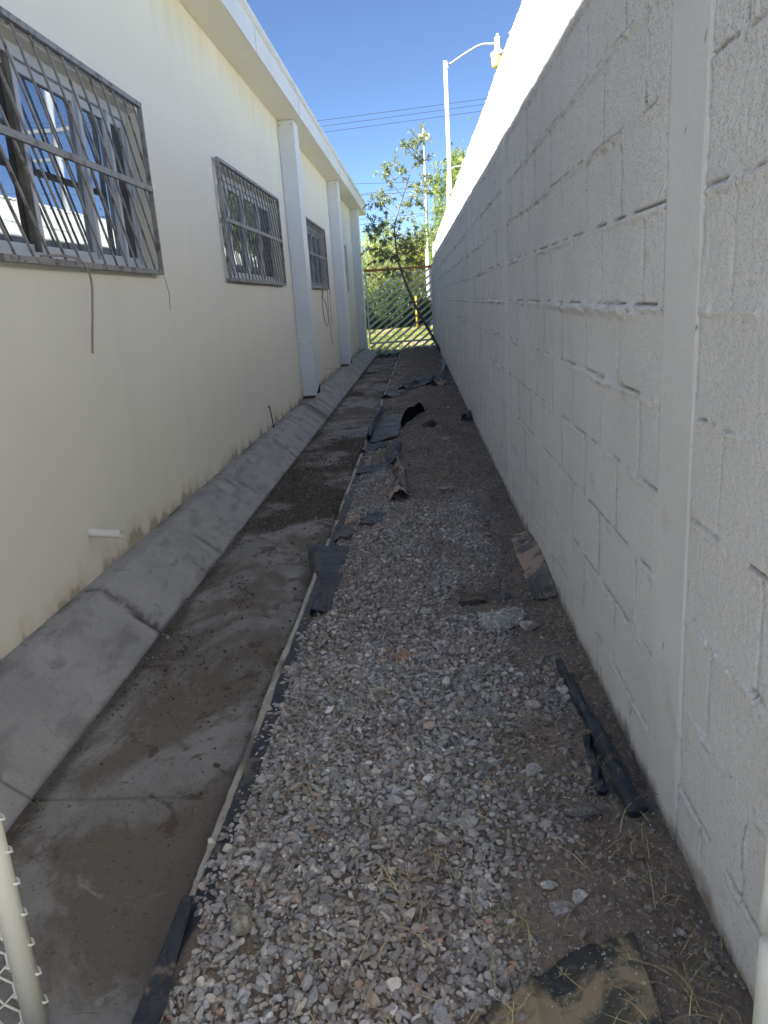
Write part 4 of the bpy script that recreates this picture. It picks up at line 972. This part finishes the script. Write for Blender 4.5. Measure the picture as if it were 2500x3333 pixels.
cl_ = np.array([(.15, .21, .11)]) * (1 - cn) + np.array([(.33, .39, .22)]) * cn
v, f, c = leaves(C, Dv, r5.uniform(.06, .115, len(C)), r5.uniform(.018, .030, len(C)), cl_, r5); mesh_np('crown', v, f, MS['leaf'], sp, col=c)

# weeds outside the gate
r6 = np.random.default_rng(71); n = 9000; x = r6.uniform(-3, 3, n); y = 21.4 + r6.random(n) ** 1.5 * 18
kk = fbm(x * 1.2, y * .8, 601) > .46; x, y = x[kk], y[kk]; n = len(x); zz = np.full(n, -1.5)
cw_ = np.array([(.17, .22, .05), (.11, .16, .04), (.25, .25, .09)])[r6.integers(0, 3, n)]
v, f, c = leaves(np.stack([x, y, zz], 1), r6.normal(size=(n, 3)) * .5 + np.array([0, 0, 1.]), r6.uniform(.06, .22, n), .03, cw_, r6)
o = mesh_np('weeds', v, f, MS['leaf'], col=c); tag(o, 'sunlit yellow green grass and weeds outside the gate', 'weeds', kind='stuff')

# ------------------------------------------------------------------ street furniture beyond the wall
lp = thing('lamp_post', 'tall square white lamp post with a bent arm and amber bowl lamp', 'street lamp', (1.17, 28, -1.5))
bevel(MB().box(1.105, 1.235, 27.94, 28.06, -1.5, 7.42).build('pole', MS['polewhite'], lp), .015)
m = MB(); A_ = catmull([(1.22, 28, 7.27), (1.9, 28, 7.62), (2.35, 28, 7.80), (2.78, 28, 7.80)], 6); m.tube(A_, .032, 8); m.box(1.10, 1.26, 27.93, 28.07, 7.18, 7.36); m.build('arm', MS['polegrey'], lp, smooth=False)
def lathe(mb, cx_, cy_, prof_, n=20):
    a = np.arange(n) * 2 * np.pi / n; V = [(cx_ + r_ * math.cos(t), cy_ + r_ * math.sin(t), z) for r_, z in prof_ for t in a]
    F = [(i * n + j, i * n + (j + 1) % n, (i + 1) * n + (j + 1) % n, (i + 1) * n + j) for i in range(len(prof_) - 1) for j in range(n)]
    return mb.add(V, F)
lx = 2.90
hd = lathe(MB(), lx, 28, [(.001, 7.98), (.10, 7.98), (.11, 7.93), (.11, 7.66), (.14, 7.58), (.24, 7.52), (.25, 7.44), (.235, 7.42)]).build('lamp_head', MS['polewhite'], lp, smooth=True)
lathe(MB(), lx, 28, [(.001, 8.08), (.05, 8.08), (.055, 7.98)]).build('photocell', MS['polegrey'], hd, smooth=True)
lathe(MB(), lx, 28, [(.225, 7.43), (.215, 7.25), (.20, 7.13), (.16, 7.09), (.001, 7.08)]).build('lamp_bowl', MS['bowl'], lp, smooth=True)
p2 = thing('floodlight_pole', 'slim white pole with two small floodlights near its top', 'pole', (.53, 45, -1.5))
m = MB(); m.tube([(.42, 45, -1.5), (.49, 45, 2.6)], .14, 8); m.tube([(.49, 45, 2.6), (.54, 45, 5.5), (.585, 45, 8.8)], [.085, .075, .06], 8); m.build('mast', MS['polewhite'], p2)
for xx in (.42, .78):
    bevel(MB().box(xx - .13, xx + .13, 44.85, 45.02, 8.15, 8.50).build('floodlight', MS['polegrey'], p2), .02)
cp = thing('curved_lamp_pole', 'thin grey pole curving over at the top in front of the pepper tree', 'street lamp', (1.25, 33, -1.5))
kx3 = 33 / 36.
MB().tube(catmull([(1.18, 33, -1.5), (1.20, 33, 1.5), (1.25, 33, 3.2), (1.31, 33, 4.55), (1.42, 33, 4.83), (1.62, 33, 4.93), (1.95, 33, 4.93)], 8), .045, 9).build('pole', MS['polegrey'], cp, smooth=True)
MB().tube([(1.86, 33, 4.96), (2.2, 33, 4.98), (2.45, 33, 4.9)], [.05, .11, .06], 10).build('lamp_head', MS['polewhite'], cp, smooth=True)
sl_ = thing('wall_lamp', 'small white capped lamp on a thin bent pole beside the white mast', 'street lamp', (.95, 50, -1.5))
MB().tube(catmull([(.72, 50, -1.5), (.74, 50, 2), (.78, 50, 3.2), (.86, 50, 3.42), (.98, 50, 3.45)], 6), .04, 8).build('pole', MS['polegrey'], sl_, smooth=True)
lathe(MB(), 1.10, 50, [(.001, 3.85), (.06, 3.82), (.09, 3.6), (.16, 3.5), (.26, 3.32), (.24, 3.28)]).build('lamp_head', MS['polewhite'], sl_, smooth=True)
lathe(MB(), 1.10, 50, [(.22, 3.30), (.18, 3.05), (.001, 3.02)]).build('lamp_bowl', MS['bowl'], sl_, smooth=True)
yp = MB().tube([(-.295, 41, -1.5), (-.29, 41, -.6), (-.29, 41, .14)], .05, 10)
tag(yp.build('yellow_post', MS['yellow'], base=(-.295, 41, -1.5), smooth=True), 'short bright yellow post seen through the gate slats', 'post')
def pline(a, b, sag, label, grp, r_=.014):
    t = np.linspace(0, 1, 24)[:, None]; P = np.array(a) * (1 - t) + np.array(b) * t; P[:, 2] -= (4 * sag * t * (1 - t))[:, 0]
    tag(MB().tube(P, r_, 5).build('power_line', MS['wire'], base=a), label, 'power line', grp)
g1 = 'three power lines high over the passage'
for i, (z0, z1) in enumerate(((8.757, 9.107), (8.492, 8.878), (8.221, 8.6))):
    s_ = (z1 - z0) / 8.2; pline((-24.6, 40, z0 - s_ * 20), (23.5, 40, z1 + s_ * 20), .25, ['top', 'middle', 'bottom'][i] + ' one of the three parallel power lines crossing the open sky', g1, .010)
g2 = 'low wires behind the sapling'
for i, (a, b, s_) in enumerate((((-22, 40, 6.6), (24, 40, 4.6), .2), ((-22, 40, 4.1), (24, 40, 6.9), .2), ((-22, 40, 5.3), (24, 40, 4.9), .1), ((-22, 40, 2.4), (24, 40, 5.7), .1), ((-22, 40, 3.6), (24, 40, 4.5), .05))):
    pline(a, b, s_, ['highest wire behind the sapling, sloping down to the right', 'wire rising to the right just under the highest sapling wire', 'nearly level wire passing behind the upper sapling twigs', 'lowest wire, rising to the right behind the sapling', 'level wire between the sapling wires, second from the bottom'][i], g2, .010)
